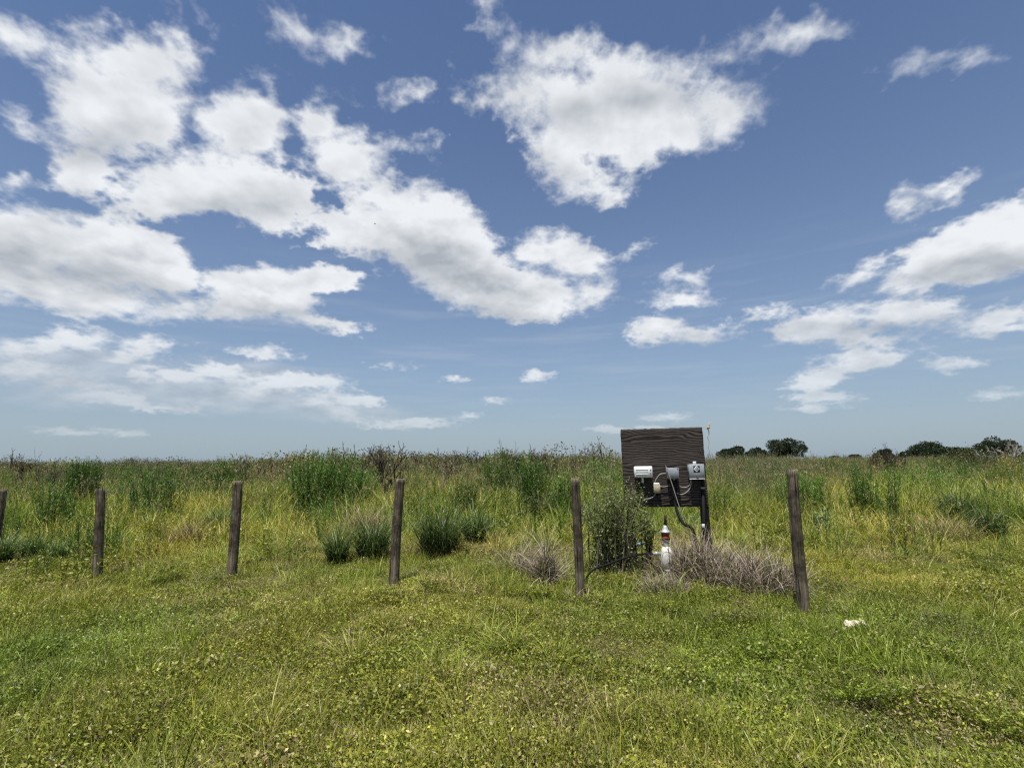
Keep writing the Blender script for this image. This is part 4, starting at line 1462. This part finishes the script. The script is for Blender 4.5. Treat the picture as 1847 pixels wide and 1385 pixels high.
def scrap():
    rng = np.random.RandomState(4)
    nx, ny = 22, 10
    u, v = np.meshgrid(np.linspace(-1, 1, nx), np.linspace(-1, 1, ny))
    X = u * 0.092 * (1 + 0.12 * vnoise(u * 3, v * 3, 1, 2)); Y = v * 0.034 * (1 - 0.45 * np.exp(-(u / 0.25) ** 2)) + 0.02 * vnoise(u * 2, v, 1, 5)
    Z = 0.075 + 0.022 * (1 - u * u) + 0.03 * (vnoise(u * 3.5 + 5, v * 3.5, 1, 3) - 0.5) + 0.010 * v + 0.012 * (vnoise(u * 9, v * 9, 1, 4) - 0.5)
    Zb = Z - 0.006
    N = nx * ny
    f = np.stack([X, Y, Z], -1).reshape(-1, 3); b = np.stack([X * 0.99, Y * 0.99, Zb], -1).reshape(-1, 3)
    i = (np.arange(ny - 1)[:, None] * nx + np.arange(nx - 1)[None, :]).ravel()
    q = np.stack([i, i + 1, i + nx + 1, i + nx], 1)
    loop = list(range(nx)) + [r * nx + nx - 1 for r in range(1, ny)] + [(ny - 1) * nx + c for c in range(nx - 2, -1, -1)] + [r * nx for r in range(ny - 2, 0, -1)]
    side = np.array([(loop[j], loop[(j + 1) % len(loop)], loop[(j + 1) % len(loop)] + N, loop[j] + N) for j in range(len(loop))])[:, ::-1]
    mb = MB().add(np.concatenate([f, b]), [q, q[:, ::-1] + N, side])
    o = mb.build('paper_scrap', plain('crumpled_paper', (0.58, 0.50, 0.40), 0.85, 0.2, 0, 0.12, 40), None, False, sp)
    tag(o, 'crumpled cream paper scrap lying on the near grass at right', 'litter')


scrap()

# ------------------------------------------------------------------ plants one can point at
def tussock(px, dist, w_px, h_px, seed, label, green=1.0, brown=0.4):
    rng = np.random.RandomState(seed)
    loc = on_ground(px, dist)
    k = dist / F_PX
    rad, H = w_px * k / 2, h_px * k * 1.12
    o = empty('grass_tussock', loc)
    n = int(120 + 4.6 * w_px + 60 * rng.rand())
    mb = MB()
    sw = rng.randn() * 0.5
    th = rng.rand(n) * 6.283; rr = rad * 0.7 * np.sqrt(rng.rand(n))
    bb = np.stack([rr * np.cos(th), rr * np.sin(th), np.zeros(n)], 1)
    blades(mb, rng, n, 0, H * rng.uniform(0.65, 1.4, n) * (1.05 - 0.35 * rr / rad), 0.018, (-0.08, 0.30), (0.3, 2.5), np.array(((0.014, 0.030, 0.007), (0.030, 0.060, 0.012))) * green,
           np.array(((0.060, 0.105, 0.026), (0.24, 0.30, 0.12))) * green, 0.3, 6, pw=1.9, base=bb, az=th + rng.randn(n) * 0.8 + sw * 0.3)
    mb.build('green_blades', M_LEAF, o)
    mb = MB()
    blades(mb, rng, int(n * brown * 0.8), rad * 0.8, (H * 0.25, H * 0.62), 0.012, (0.3, 1.1), (0.2, 1.3), (0.035, 0.022, 0.016), ((0.16, 0.11, 0.075), (0.09, 0.065, 0.05)), 0.3, 4)
    mb.build('dead_base', M_DRY, o)
    tag(o, label, 'grass tussock', 'dark green grass tussocks')


for a in (
    (608, 7.45, 34, 66, 201, 'narrow green tussock left of the pair beside the fourth post'),
    (672, 7.65, 66, 74, 202, 'broad dark tussock just left of the fourth fence post', 0.85, 0.9),
    (792, 7.95, 74, 78, 203, 'widest dark grass tussock, right of the fourth fence post', 0.7, 0.8),
    (856, 9.0, 42, 62, 204, 'bright-tipped tussock right of the widest dark tussock', 1.0, 0.6),
    (975, 12.0, 30, 62, 205, 'tall narrow blackish tussock far behind, left of the fifth post', 0.55, 0.5),
    (62, 8.3, 34, 42, 206, 'green tussock between the first and second fence post', 1.15, 0.5),
    (112, 8.2, 30, 34, 207, 'low green tussock just left of the second fence post', 1.1, 0.5),
    (6, 7.9, 30, 50, 208, 'green tussock at the left photo edge behind the leftmost post', 1.1, 0.5),
    (398, 11.3, 44, 46, 209, 'pale green tussock left of the third fence post', 1.35, 0.3),
    (1728, 11.4, 62, 60, 210, 'large dark tussock at the right, the farther of two', 0.8, 0.9),
    (1782, 9.3, 48, 56, 211, 'dark tussock at the right, the nearer of two', 0.85, 0.9),
    (1240, 10.5, 40, 40, 212, 'green grass tuft seen under the board', 1.6, 0.2),
):
    tussock(*a)


def fennel(px, dist, w_px, top_py, n, seed, label, droop=0.06, w=0.013, per=60, green=1.0, hvar=0.34, group='clumps of feathery weed'):
    rng = np.random.RandomState(seed)
    loc = on_ground(px, dist)
    k = dist / F_PX
    h_m = CAM_H + (hz(px) - top_py) * k - loc.z if top_py > 3 else top_py
    o = empty('feathery_weed', loc)
    ms, mf = MB(), MB()
    for i in range(n):
        r = w_px * k / 2 * math.sqrt(rng.rand()); th = rng.rand() * 6.283
        hh = h_m * (1.13 - hvar * rng.rand() - 0.22 * (r / (w_px * k / 2)) ** 2) if n > 1 else h_m
        fennel_stem(ms, mf, rng, np.array((r * math.cos(th), r * math.sin(th) * 0.7, 0)), hh, per, w, droop=droop,
                    lean=(rng.randn() * 0.09 + 0.3 * r * math.cos(th), rng.randn() * 0.08))
    mf.c = [c * green for c in mf.c]
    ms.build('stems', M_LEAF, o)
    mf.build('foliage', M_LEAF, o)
    tag(o, label, 'weed', group)


for a in (
    (588, 14.5, 112, 820, 120, 301, 'tallest bushy clump of bright green feathery weed, left of the fourth post', 0.16, 0.016, 90, 1.25),
    (147, 15.0, 50, 831, 90, 302, 'round dark green weed dome on the skyline above the second post', 0.0, 0.014, 60, 0.85, 0.18),
    (897, 16.5, 58, 818, 70, 303, 'upright dark weed clump on the skyline left of centre, beside a dead bush', 0.02, 0.016, 60, 1.0),
    (962, 14.0, 58, 820, 70, 304, 'upright green weed clump just left of the fifth post', 0.02, 0.015, 60, 1.1),
    (398, 17.0, 95, 830, 80, 305, 'wide green weed clump on the skyline above the third post', 0.03, 0.016, 50, 1.0),
    (96, 11.0, 48, 866, 34, 306, 'green weed stand between the first and second fence post', 0.0, 0.012, 60, 1.1),
    (288, 12.5, 90, 846, 60, 307, 'loose stand of green weed stems right of the second post', 0.0, 0.013, 60, 1.05),
    (1447, 11.8, 74, 848, 80, 308, 'bright green weed clump right behind the tallest post', 0.02, 0.013, 60, 1.7),
    (1558, 11.8, 34, 826, 22, 309, 'dark weed clump right of the tallest post, the taller of two', 0.0, 0.011, 60, 1.1, 0.4),
    (1592, 11.4, 54, 850, 28, 310, 'dark weed clump right of the tallest post, the lower of two', 0.0, 0.011, 60, 1.15, 0.4),
    (1090, 16.0, 66, 829, 70, 311, 'bright green weed clump left of the board on the skyline', 0.03, 0.016, 50, 1.6),
    (840, 12.0, 32, 856, 26, 312, 'dark weed stems left of centre behind the tussocks', 0.0, 0.012, 60, 0.8),
    (655, 15.0, 36, 848, 50, 313, 'low round bright green weed right of the tallest weed clump', 0.1, 0.014, 50, 1.7),
    (1022, 12.5, 44, 856, 50, 314, 'green weed clump directly left of the fifth post top', 0.0, 0.013, 60, 1.3),
    (1665, 16.5, 120, 846, 110, 315, 'wide soft yellow green weed stand at the right behind the dark tussocks', 0.08, 0.015, 40, 2.2),
):
    fennel(*a)
for a in (
    (578, 8.6, 2, 0.42, 1, 331, 'single dark weed spike left of the pair of tussocks', 0, 0.014, 130, 0.9, 0.0, 'single weed spikes'),
    (430, 12.0, 2, 0.60, 1, 332, 'single thin weed spike above the third post', 0, 0.014, 110, 0.9, 0.0, 'single weed spikes'),
    (968, 9.1, 2, 0.50, 1, 333, 'single bright weed spike, the left of two by the fifth post', 0, 0.013, 110, 1.6, 0.0, 'single weed spikes'),
    (1010, 9.0, 2, 0.55, 1, 334, 'single weed spike, the right of two by the fifth post', 0, 0.014, 140, 1.3, 0.0, 'single weed spikes'),
    (1782, 13.5, 2, 1.05, 1, 335, 'single dark weed spike at the far right above the dark tussocks', 0, 0.018, 140, 0.8, 0.0, 'single weed spikes'),
    (1637, 7.6, 2, 0.34, 1, 336, 'single small weed spike in the open grass right of the tallest post', 0, 0.012, 110, 1.0, 0.0, 'single weed spikes'),
    (1294, 10.2, 2, 1.30, 1, 337, 'single tall thin stalk just right of the board', 0, 0.008, 50, 0.9, 0.0, 'single weed spikes'),
    (75, 12.4, 2, 1.28, 1, 338, 'single bare dark stalk above the green weeds at the left', 0, 0.008, 50, 0.6, 0.0, 'single weed spikes'),
):
    fennel(*a)


def leafy_bush(name, px, dist, w_m, h_m, seed, label, n_stem=40, n_leaf=6000, leaf=0.03, col=((0.05, 0.065, 0.025), (0.13, 0.145, 0.06)), wood=(0.06, 0.045, 0.035), cat='bush', shape=0.75, loc=None, dens=0.55):
    rng = np.random.RandomState(seed)
    loc = on_ground(px, dist) if loc is None else loc
    o = empty(name, loc)
    mw, mf = MB(), MB()
    tips = []
    for i in range(n_stem):
        a = rng.rand() * 6.283
        r = w_m / 2 * math.sqrt(rng.rand())
        top = np.array((r * math.cos(a), r * math.sin(a) * 0.8, h_m * rng.uniform(0.6, 1.0) * (1 - shape * 0.5 * (r / (w_m / 2)) ** 2)))
        b = np.array((rng.randn() * 0.13 * w_m, rng.randn() * 0.10 * w_m, -0.03))
        mid = b * 0.4 + top * 0.6 + rng.randn(3) * 0.05 * w_m + np.array((0, 0, 0.08 * h_m))
        pts = through([b, mid, top], 4)
        tube(mw, pts, list(np.linspace(0.007, 0.002, len(pts)) * (1 + w_m * 0.4)), 4, np.array(wood) * rng.uniform(0.7, 1.4), False)
        tips.append(np.array([tuple(p) for p in pts]))
    m = n_leaf
    T_ = np.stack(tips)
    si, t = rng.randint(0, n_stem, m), rng.rand(m) ** dens * 8
    i0 = np.minimum(t.astype(int), T_.shape[1] - 2)
    f = (t - i0)[:, None]
    pos = T_[si, i0] * (1 - f) + T_[si, i0 + 1] * f + rng.randn(m, 3) * 0.05 * w_m
    pos[:, 2] = np.maximum(pos[:, 2], 0.02)
    leaves(mf, rng, pos, unit(rng, m, -0.3, 1.0), leaf, leaf * 0.42, col, 0.3, 0.08)
    mw.build('branches', M_DRY, o)
    mf.build('foliage', M_LEAF, o)
    tag(o, label, cat)
    return o


leafy_bush('small_leaved_bush', 1108, 6.95, 1.25, 1.34, 401, 'twiggy grey green bush growing between the fifth post and the board', 60, 10500, 0.032, ((0.10, 0.135, 0.04), (0.22, 0.25, 0.09)), (0.15, 0.125, 0.095), dens=0.85, shape=0.35)
leafy_bush('small_leaved_bush', 1168, 7.0, 0.34, 0.98, 402, 'sparse twiggy shoot in front of the lower left of the board', 16, 1100, 0.028, ((0.075, 0.095, 0.032), (0.18, 0.20, 0.08)))
leafy_bush('broadleaf_plant', 1483, 10.2, 0.42, 0.62, 403, 'pale broad-leaved plant right of the tallest post', 14, 260, 0.10, ((0.14, 0.20, 0.08), (0.25, 0.32, 0.14)), cat='plant')
leafy_bush('broadleaf_plant', 1300, 6.9, 0.30, 0.36, 404, 'green leafy shoot in the dead grass heap', 8, 160, 0.07, ((0.10, 0.16, 0.04), (0.20, 0.26, 0.08)), cat='plant', loc=on_ground(1384, 6.1))
leafy_bush('flowering_shrub', 1824, 24.0, 1.5, 1.58, 405, 'yellow flowering shrub on the right edge of the photo', 22, 2000, 0.06, ((0.09, 0.12, 0.025), (0.42, 0.36, 0.03)), cat='shrub')
leafy_bush('olive_shrub', 1602, 32.0, 2.4, 2.1, 406, 'brownish rounded shrub with bare twigs on the right skyline', 34, 2600, 0.12, ((0.045, 0.05, 0.022), (0.10, 0.085, 0.045)), cat='shrub')
leafy_bush('olive_shrub', 1745, 38.0, 4.2, 2.15, 407, 'broad olive shrub in front of the right skyline oaks', 44, 4200, 0.13, ((0.045, 0.058, 0.02), (0.11, 0.11, 0.04)), cat='shrub')
leafy_bush('olive_shrub', 1835, 46.0, 4.4, 2.2, 408, 'olive shrub at the right edge under the last oak', 40, 3600, 0.13, ((0.05, 0.062, 0.02), (0.12, 0.12, 0.04)), cat='shrub')
leafy_bush('olive_shrub', 930, 20.0, 1.3, 2.0, 409, 'dark leafy shrub with bare twigs on top, left of centre on the skyline', 26, 2600, 0.08, ((0.025, 0.036, 0.012), (0.06, 0.065, 0.025)), cat='shrub')
leafy_bush('olive_shrub', 335, 24.0, 2.3, 1.62, 410, 'low ragged olive shrub on the skyline left of the third post', 30, 2400, 0.10, ((0.05, 0.055, 0.02), (0.12, 0.10, 0.04)), cat='shrub')


def candelabra(mb, rng, w, h, col, rad):
    """dead shrub with a short trunk and limbs that spread and turn upwards"""
    fork = np.array((rng.randn() * 0.04 * w, 0, h * 0.34))
    tube(mb, through([(0, 0, -0.1), tuple(fork * 0.5 + np.array((0.03 * w, 0, 0))), tuple(fork)], 3), list(np.linspace(rad * 1.3, rad, 7)), 6, col, False)

    def limb(p, a, b, ln, r, lev):
        # a: angle from vertical in the picture plane, b: depth
        pts, q = [p], p
        for i in range(4):
            a = a * 0.78 + rng.randn() * 0.30
            d = np.array((math.sin(a), b * 0.6 + rng.randn() * 0.15, math.cos(a)))
            q = q + d / np.linalg.norm(d) * ln / 4
            pts.append(q)
        tube(mb, pts, [max(q * r, 0.011) for q in (1, 0.88, 0.76, 0.62, 0.42)], 5, np.array(col) * rng.uniform(0.75, 1.25), False)
        if lev < 3:
            for i in (1, 2, 3, 4) if lev == 0 else (2, 3, 4):
                if rng.rand() < (0.95, 0.8, 0.55)[lev]:
                    limb(pts[i], a + rng.choice((-1, 1)) * rng.uniform(0.5, 1.1), b + rng.randn() * 0.5, ln * rng.uniform(0.4, 0.62), r * 0.58, lev + 1)
    n = 6
    for i in range(n):
        limb(fork * rng.uniform(0.75, 1.0), -1.15 + 2.3 * i / (n - 1) + rng.randn() * 0.12, rng.randn() * 0.5, h * rng.uniform(0.42, 0.6), rad * 0.72, 0)


def dead_shrub(px, dist, top_py, w_px, n, seed, label, col=(0.14, 0.115, 0.095), spread=0.8, depth=4, rad=0.05):
    rng = np.random.RandomState(seed)
    loc = on_ground(px, dist)
    k = dist / F_PX
    o = empty('dead_shrub', loc)
    mb = MB()
    h = CAM_H + (hz(px) - top_py) * k - loc.z
    if n > 4 or px in (88, 1608):
        candelabra(mb, rng, w_px * k, h, col, rad)
    else:
        twigs(mb, rng, n, spread, h, depth, col, rad, 0.32)
    V = np.concatenate(mb.v)
    sz = h / np.percentile(V[:, 2], 98.5)
    sx = w_px * k / (np.percentile(V[:, 0], 99) - np.percentile(V[:, 0], 1))
    mb.v = [v * np.array((sx, sx, sz)) for v in mb.v]
    mb.build('branches', M_DRY, o)
    tag(o, label, 'dead shrub', 'bare dead shrubs on the skyline')


for a in (
    (698, 16.0, 804, 66, 7, 521, 'tallest bare dead shrub with spreading grey branches above the fourth post', (0.075, 0.062, 0.052), 1.3, 4, 0.07),
    (642, 20.0, 822, 40, 4, 502, 'low dark dead shrub between the tallest weed clump and the grey dead shrub', (0.07, 0.058, 0.05), 1.2, 4, 0.05),
    (800, 22.0, 818, 60, 6, 503, 'tangled dead twigs on the skyline right of the fourth post', (0.075, 0.062, 0.052), 1.1, 4, 0.045),
    (985, 20.0, 810, 50, 6, 504, 'tangled bare twigs on the skyline left of the fifth post', (0.075, 0.062, 0.052), 1.2, 4, 0.045),
    (1036, 24.0, 813, 22, 3, 505, 'small bare shrub on the skyline directly above the fifth post', (0.10, 0.08, 0.07), 0.8, 4, 0.045),
    (88, 18.0, 837, 36, 4, 506, 'small gnarled dead shrub left of the round dark weed dome', (0.06, 0.05, 0.045), 1.0, 4, 0.05),
    (925, 20.0, 800, 40, 4, 507, 'bare twigs rising above the dark leafy shrub left of centre', (0.075, 0.062, 0.052), 0.7, 4, 0.045),
    (1608, 30.0, 803, 34, 4, 508, 'bare twigs rising above the brownish shrub on the right', (0.075, 0.062, 0.052), 0.9, 4, 0.06),
    (1815, 45.0, 798, 50, 4, 509, 'pale dead branches before the far right oak', (0.30, 0.27, 0.24), 1.2, 4, 0.10),
    (56, 20.0, 818, 36, 4, 510, 'bare twigs beside the shaggy brown stump at the left', (0.09, 0.07, 0.06), 0.9, 4, 0.045),
    (440, 24.0, 826, 50, 5, 511, 'low bare twigs on the skyline right of the third post', (0.13, 0.105, 0.085), 1.1, 4, 0.045),
    (500, 26.0, 828, 44, 5, 512, 'low bare twigs on the skyline just left of the two tiny oaks', (0.12, 0.095, 0.075), 1.1, 4, 0.045),
    (262, 24.0, 834, 50, 5, 513, 'low bare twigs on the skyline between the second and third post', (0.12, 0.10, 0.08), 1.1, 4, 0.045),
    (755, 24.0, 822, 40, 4, 514, 'low bare twigs on the skyline just right of the fourth post', (0.13, 0.11, 0.09), 1.1, 4, 0.045),
    (1075, 26.0, 816, 44, 4, 515, 'low bare twigs on the skyline between the fifth post and the board', (0.11, 0.09, 0.075), 1.1, 4, 0.045),
):
    dead_shrub(*a)


def shaggy_stump():
    rng = np.random.RandomState(61)
    o = empty('shaggy_stump', on_ground(34, 21.0))
    tag(o, 'shaggy brown dead palm stump on the skyline at the far left', 'stump')
    mb = MB(); tube(mb, through([(0.1, 0, -0.1), (0.05, 0, 0.6), (-0.05, 0, 1.2), (-0.02, 0, 1.55)], 4), [0.13] * 5 + [0.11] * 4 + [0.10] * 4, 9, (0.09, 0.07, 0.05)); mb.build('trunk', M_DRY, o)
    mb = MB()
    b = unit(rng, 240, -0.4, 1) * np.array((0.28, 0.28, 0.26)) + np.array((-0.03, 0, 1.5))
    blades(mb, rng, 240, 0, (0.15, 0.42), 0.03, (0.9, 1.9), (0.3, 1.3), (0.05, 0.035, 0.022), ((0.16, 0.11, 0.06), (0.06, 0.06, 0.03)), 0.3, 3, base=b)
    mb.build('dead_fronds', M_DRY, o)
    mb = MB()
    b = unit(rng, 300, -0.5, 1) * np.array((0.5, 0.5, 0.4)) + np.array((0.45, 0, 1.0))
    blades(mb, rng, 300, 0, (0.12, 0.35), 0.022, (0.3, 1.4), (0.2, 1.0), (0.05, 0.05, 0.02), ((0.13, 0.12, 0.05), (0.07, 0.085, 0.03)), 0.3, 3, base=b)
    mb.build('weeds_on_stump', M_LEAF, o)


shaggy_stump()


def dead_heap(name, px, dist, wx, wy, h, n, seed, label, cols=((0.25, 0.19, 0.155), (0.62, 0.545, 0.45)), L=(0.16, 0.62)):
    rng = np.random.RandomState(seed)
    loc = on_ground(px, dist)
    o = empty(name, loc)
    r = np.sqrt(rng.rand(n)); th = rng.rand(n) * 6.283
    bx, by = r * np.cos(th), r * np.sin(th)
    bump_ = 0.6 + 0.8 * vnoise(bx * 2.2 + seed, by * 2.2, 1, 1)
    bz = h * (1 - r ** 2) * rng.rand(n) ** 0.5 * bump_
    base = np.stack([bx * wx / 2, by * wy / 2, bz], 1)
    half = n * 2 // 3
    mb = MB()
    blades(mb, rng, half, 0, L, 0.0095, (0.0, 1.1), (0.1, 1.6), (0.075, 0.055, 0.04), cols, 0.4, 4, base=base[:half])
    mb.build('dead_stalks', M_DRY, o)
    mb = MB()
    blades(mb, rng, n - half, 0, (L[0], L[1] * 0.9), 0.008, (0.7, 1.7), (-0.3, 0.7), (0.12, 0.09, 0.065), cols, 0.4, 3, base=base[half:])
    mb.build('fallen_litter', M_DRY, o)
    mb = MB()
    m = n // 16
    blades(mb, rng, m, 0, (0.15, 0.45), 0.009, (0.0, 0.7), (0.2, 1.5), GREEN, (YELGRN, BRIGHT), 0.3, 4, base=base[rng.randint(0, n, m)])
    mb.build('green_shoots', M_LEAF, o)
    tag(o, label, 'dead grass', 'heaps of dead grass')


dead_heap('dead_grass_heap', 1262, 6.6, 1.2, 1.0, 0.36, 2600, 601, 'large grey brown heap of dead grass right of the well head')
dead_heap('dead_grass_heap', 1368, 6.05, 0.85, 0.9, 0.20, 1500, 602, 'flatter heap of dead grass against the tallest post')
dead_heap('dead_grass_heap', 1192, 6.0, 0.6, 0.45, 0.10, 800, 603, 'low dead grass at the foot of the well head', L=(0.10, 0.26))
dead_heap('dead_grass_heap', 985, 6.3, 0.26, 0.4, 0.30, 520, 604, 'upright tangle of dead grass left of the fifth post')
dead_heap('dead_grass_heap', 945, 6.9, 0.7, 0.5, 0.10, 480, 605, 'flat arch of dead grass farther left of the fifth post')
dead_heap('dead_grass_heap', 665, 10.0, 1.2, 1.0, 0.30, 1800, 606, 'pale straw heap behind the tussocks by the fourth post', ((0.42, 0.34, 0.20), (0.55, 0.46, 0.28)), (0.3, 0.7))
dead_heap('dead_grass_heap', 345, 9.3, 0.7, 0.7, 0.14, 900, 607, 'brown dead grass patch left of the third post', ((0.20, 0.14, 0.09), (0.36, 0.27, 0.17)))
dead_heap('dead_grass_heap', 1690, 9.2, 1.2, 0.9, 0.12, 1300, 608, 'thin straw patch before the dark tussocks on the right', ((0.42, 0.34, 0.18), (0.55, 0.46, 0.26)))
dead_heap('dead_grass_heap', 1040, 5.45, 0.3, 0.3, 0.05, 220, 609, 'little straw at the foot of the fifth post', ((0.3, 0.24, 0.15), (0.5, 0.42, 0.28)), (0.1, 0.25))


# ------------------------------------------------------------------ far oaks
def oak(px, half_px, top_py, dist, seed, label, flat=0.55, gap=0.0, n_lobe=30, col=((0.017, 0.028, 0.015), (0.042, 0.060, 0.028))):  # crown colours raised slightly towards blue: distance haze put into the leaf colour
    rng = np.random.RandomState(seed)
    k = dist / F_PX
    Wd = half_px * k
    H = CAM_H + (hz(px) - top_py) * k
    loc = on_ground(px, dist)
    o = empty('oak_tree', loc)
    mt, mf = MB(), MB()
    lobes = []
    for i in range(n_lobe):
        d = unit(rng, 1, -0.35, 1)[0]
        rr = rng.rand() ** 0.45
        c = np.array((d[0] * Wd * 0.80 * rr, d[1] * Wd * 0.8 * rr, H * (0.42 + (0.46 if d[2] > 0 else 0.7) * d[2] * rr)))
        r = Wd * rng.uniform(0.15, 0.36)
        c[2] = min(c[2], H - r * 0.72)
        lobes.append((c, r))
    for c, r in lobes:
        m = int(80 + 760 * (r / Wd))
        u = unit(rng, m, -0.6, 1)
        pos = c + u * r * np.array((1, 1, 0.78)) * (0.62 + 0.42 * rng.rand(m, 1))
        leaves(mf, rng, pos, u + rng.randn(m, 3) * 0.8, 0.0030 * dist, 0.0018 * dist, col, 0.35, 0.1)
    tr = 0.035 * H + 0.12
    fork = np.array((rng.randn() * 0.3, 0, H * 0.24))
    tube(mt, through([(0, 0, -0.3), tuple(fork * 0.5 + rng.randn(3) * 0.1), tuple(fork)], 4), list(np.linspace(tr * 1.3, tr * 0.8, 9)), 8, (0.05, 0.042, 0.035))
    for i in range(8):
        c, r = lobes[rng.randint(0, n_lobe)]
        mid = fork * 0.5 + c * 0.5 + np.array((0, 0, 0.05 * H))
        tube(mt, through([tuple(fork), tuple(mid), tuple(c)], 4), list(np.linspace(tr * 0.6, tr * 0.12, 9)), 6, (0.05, 0.042, 0.035))
    mt.build('trunk', M_DRY, o)
    mf.build('crown', M_LEAF, o)
    tag(o, label, 'tree', 'far oaks on the horizon')


for a in (
    (1319, 29, 803, 185, 701, 'left oak of the three just right of the board'),
    (1366, 23, 806, 188, 702, 'smallest middle oak of the three right of the board'),
    (1418, 39, 791, 182, 703, 'tallest domed oak of the three right of the board'),
    (1672, 40, 798, 160, 704, 'broad oak on the right skyline above the olive shrubs'),
    (1727, 30, 806, 150, 705, 'lower oak merging with the right end of the broad oak'),
    (1804, 36, 788, 140, 706, 'flat-topped oak at the far right of the skyline'),
    (530, 14, 825, 230, 707, 'left of two tiny oaks on the skyline beside the tall weed clump'),
    (553, 14, 824, 230, 708, 'right of two tiny oaks on the skyline beside the tall weed clump'),
    (1597, 17, 811, 150, 709, 'small dark oak behind the brownish shrub on the right'),
    (1545, 11, 821, 300, 710, 'tiny flat oak alone on the right skyline'),
    (1637, 13, 815, 170, 711, 'small round tree just left of the broad right oak'),
    (1506, 9, 824, 420, 712, 'tiny faraway tree right of the tallest post'),
):
    oak(*a)


# ------------------------------------------------------------------ a bird far up
def bird():
    o = empty('bird', at(676, 404, 120.0))
    tag(o, 'tiny dark bird gliding before the big central cloud', 'bird')
    m = plain('dark_plumage', (0.03, 0.028, 0.026), 0.8, 0.2)
    mb = MB(); tube(mb, through([(-0.22, 0, 0), (-0.12, 0, 0.01), (0.05, 0, 0.01), (0.20, 0, 0.02), (0.27, 0, 0.02)], 3), [0.01, 0.03, 0.05, 0.06, 0.07, 0.075, 0.07, 0.06, 0.05, 0.045, 0.04, 0.025, 0.006], 8); mb.build('body', m, o, True)
    for s in (-1, 1):
        mb = MB()
        v = [(0.12, 0, 0.03), (0.13, s * 0.25, 0.10), (0.05, s * 0.52, 0.09), (-0.02, s * 0.50, 0.085), (-0.06, s * 0.24, 0.08), (-0.08, 0, 0.03)]
        v2 = [(x, y, z - 0.012) for x, y, z in v]
        mb.add(v + v2, [np.array([[0, 1, 4, 5], [6, 11, 10, 7], [1, 2, 3, 4], [7, 10, 9, 8]]), np.array([[j, (j + 1) % 6, 6 + (j + 1) % 6, 6 + j] for j in range(6)])])
        mb.build('wing', m, o)
    o.rotation_euler = (R(12), 0, R(25))


bird()
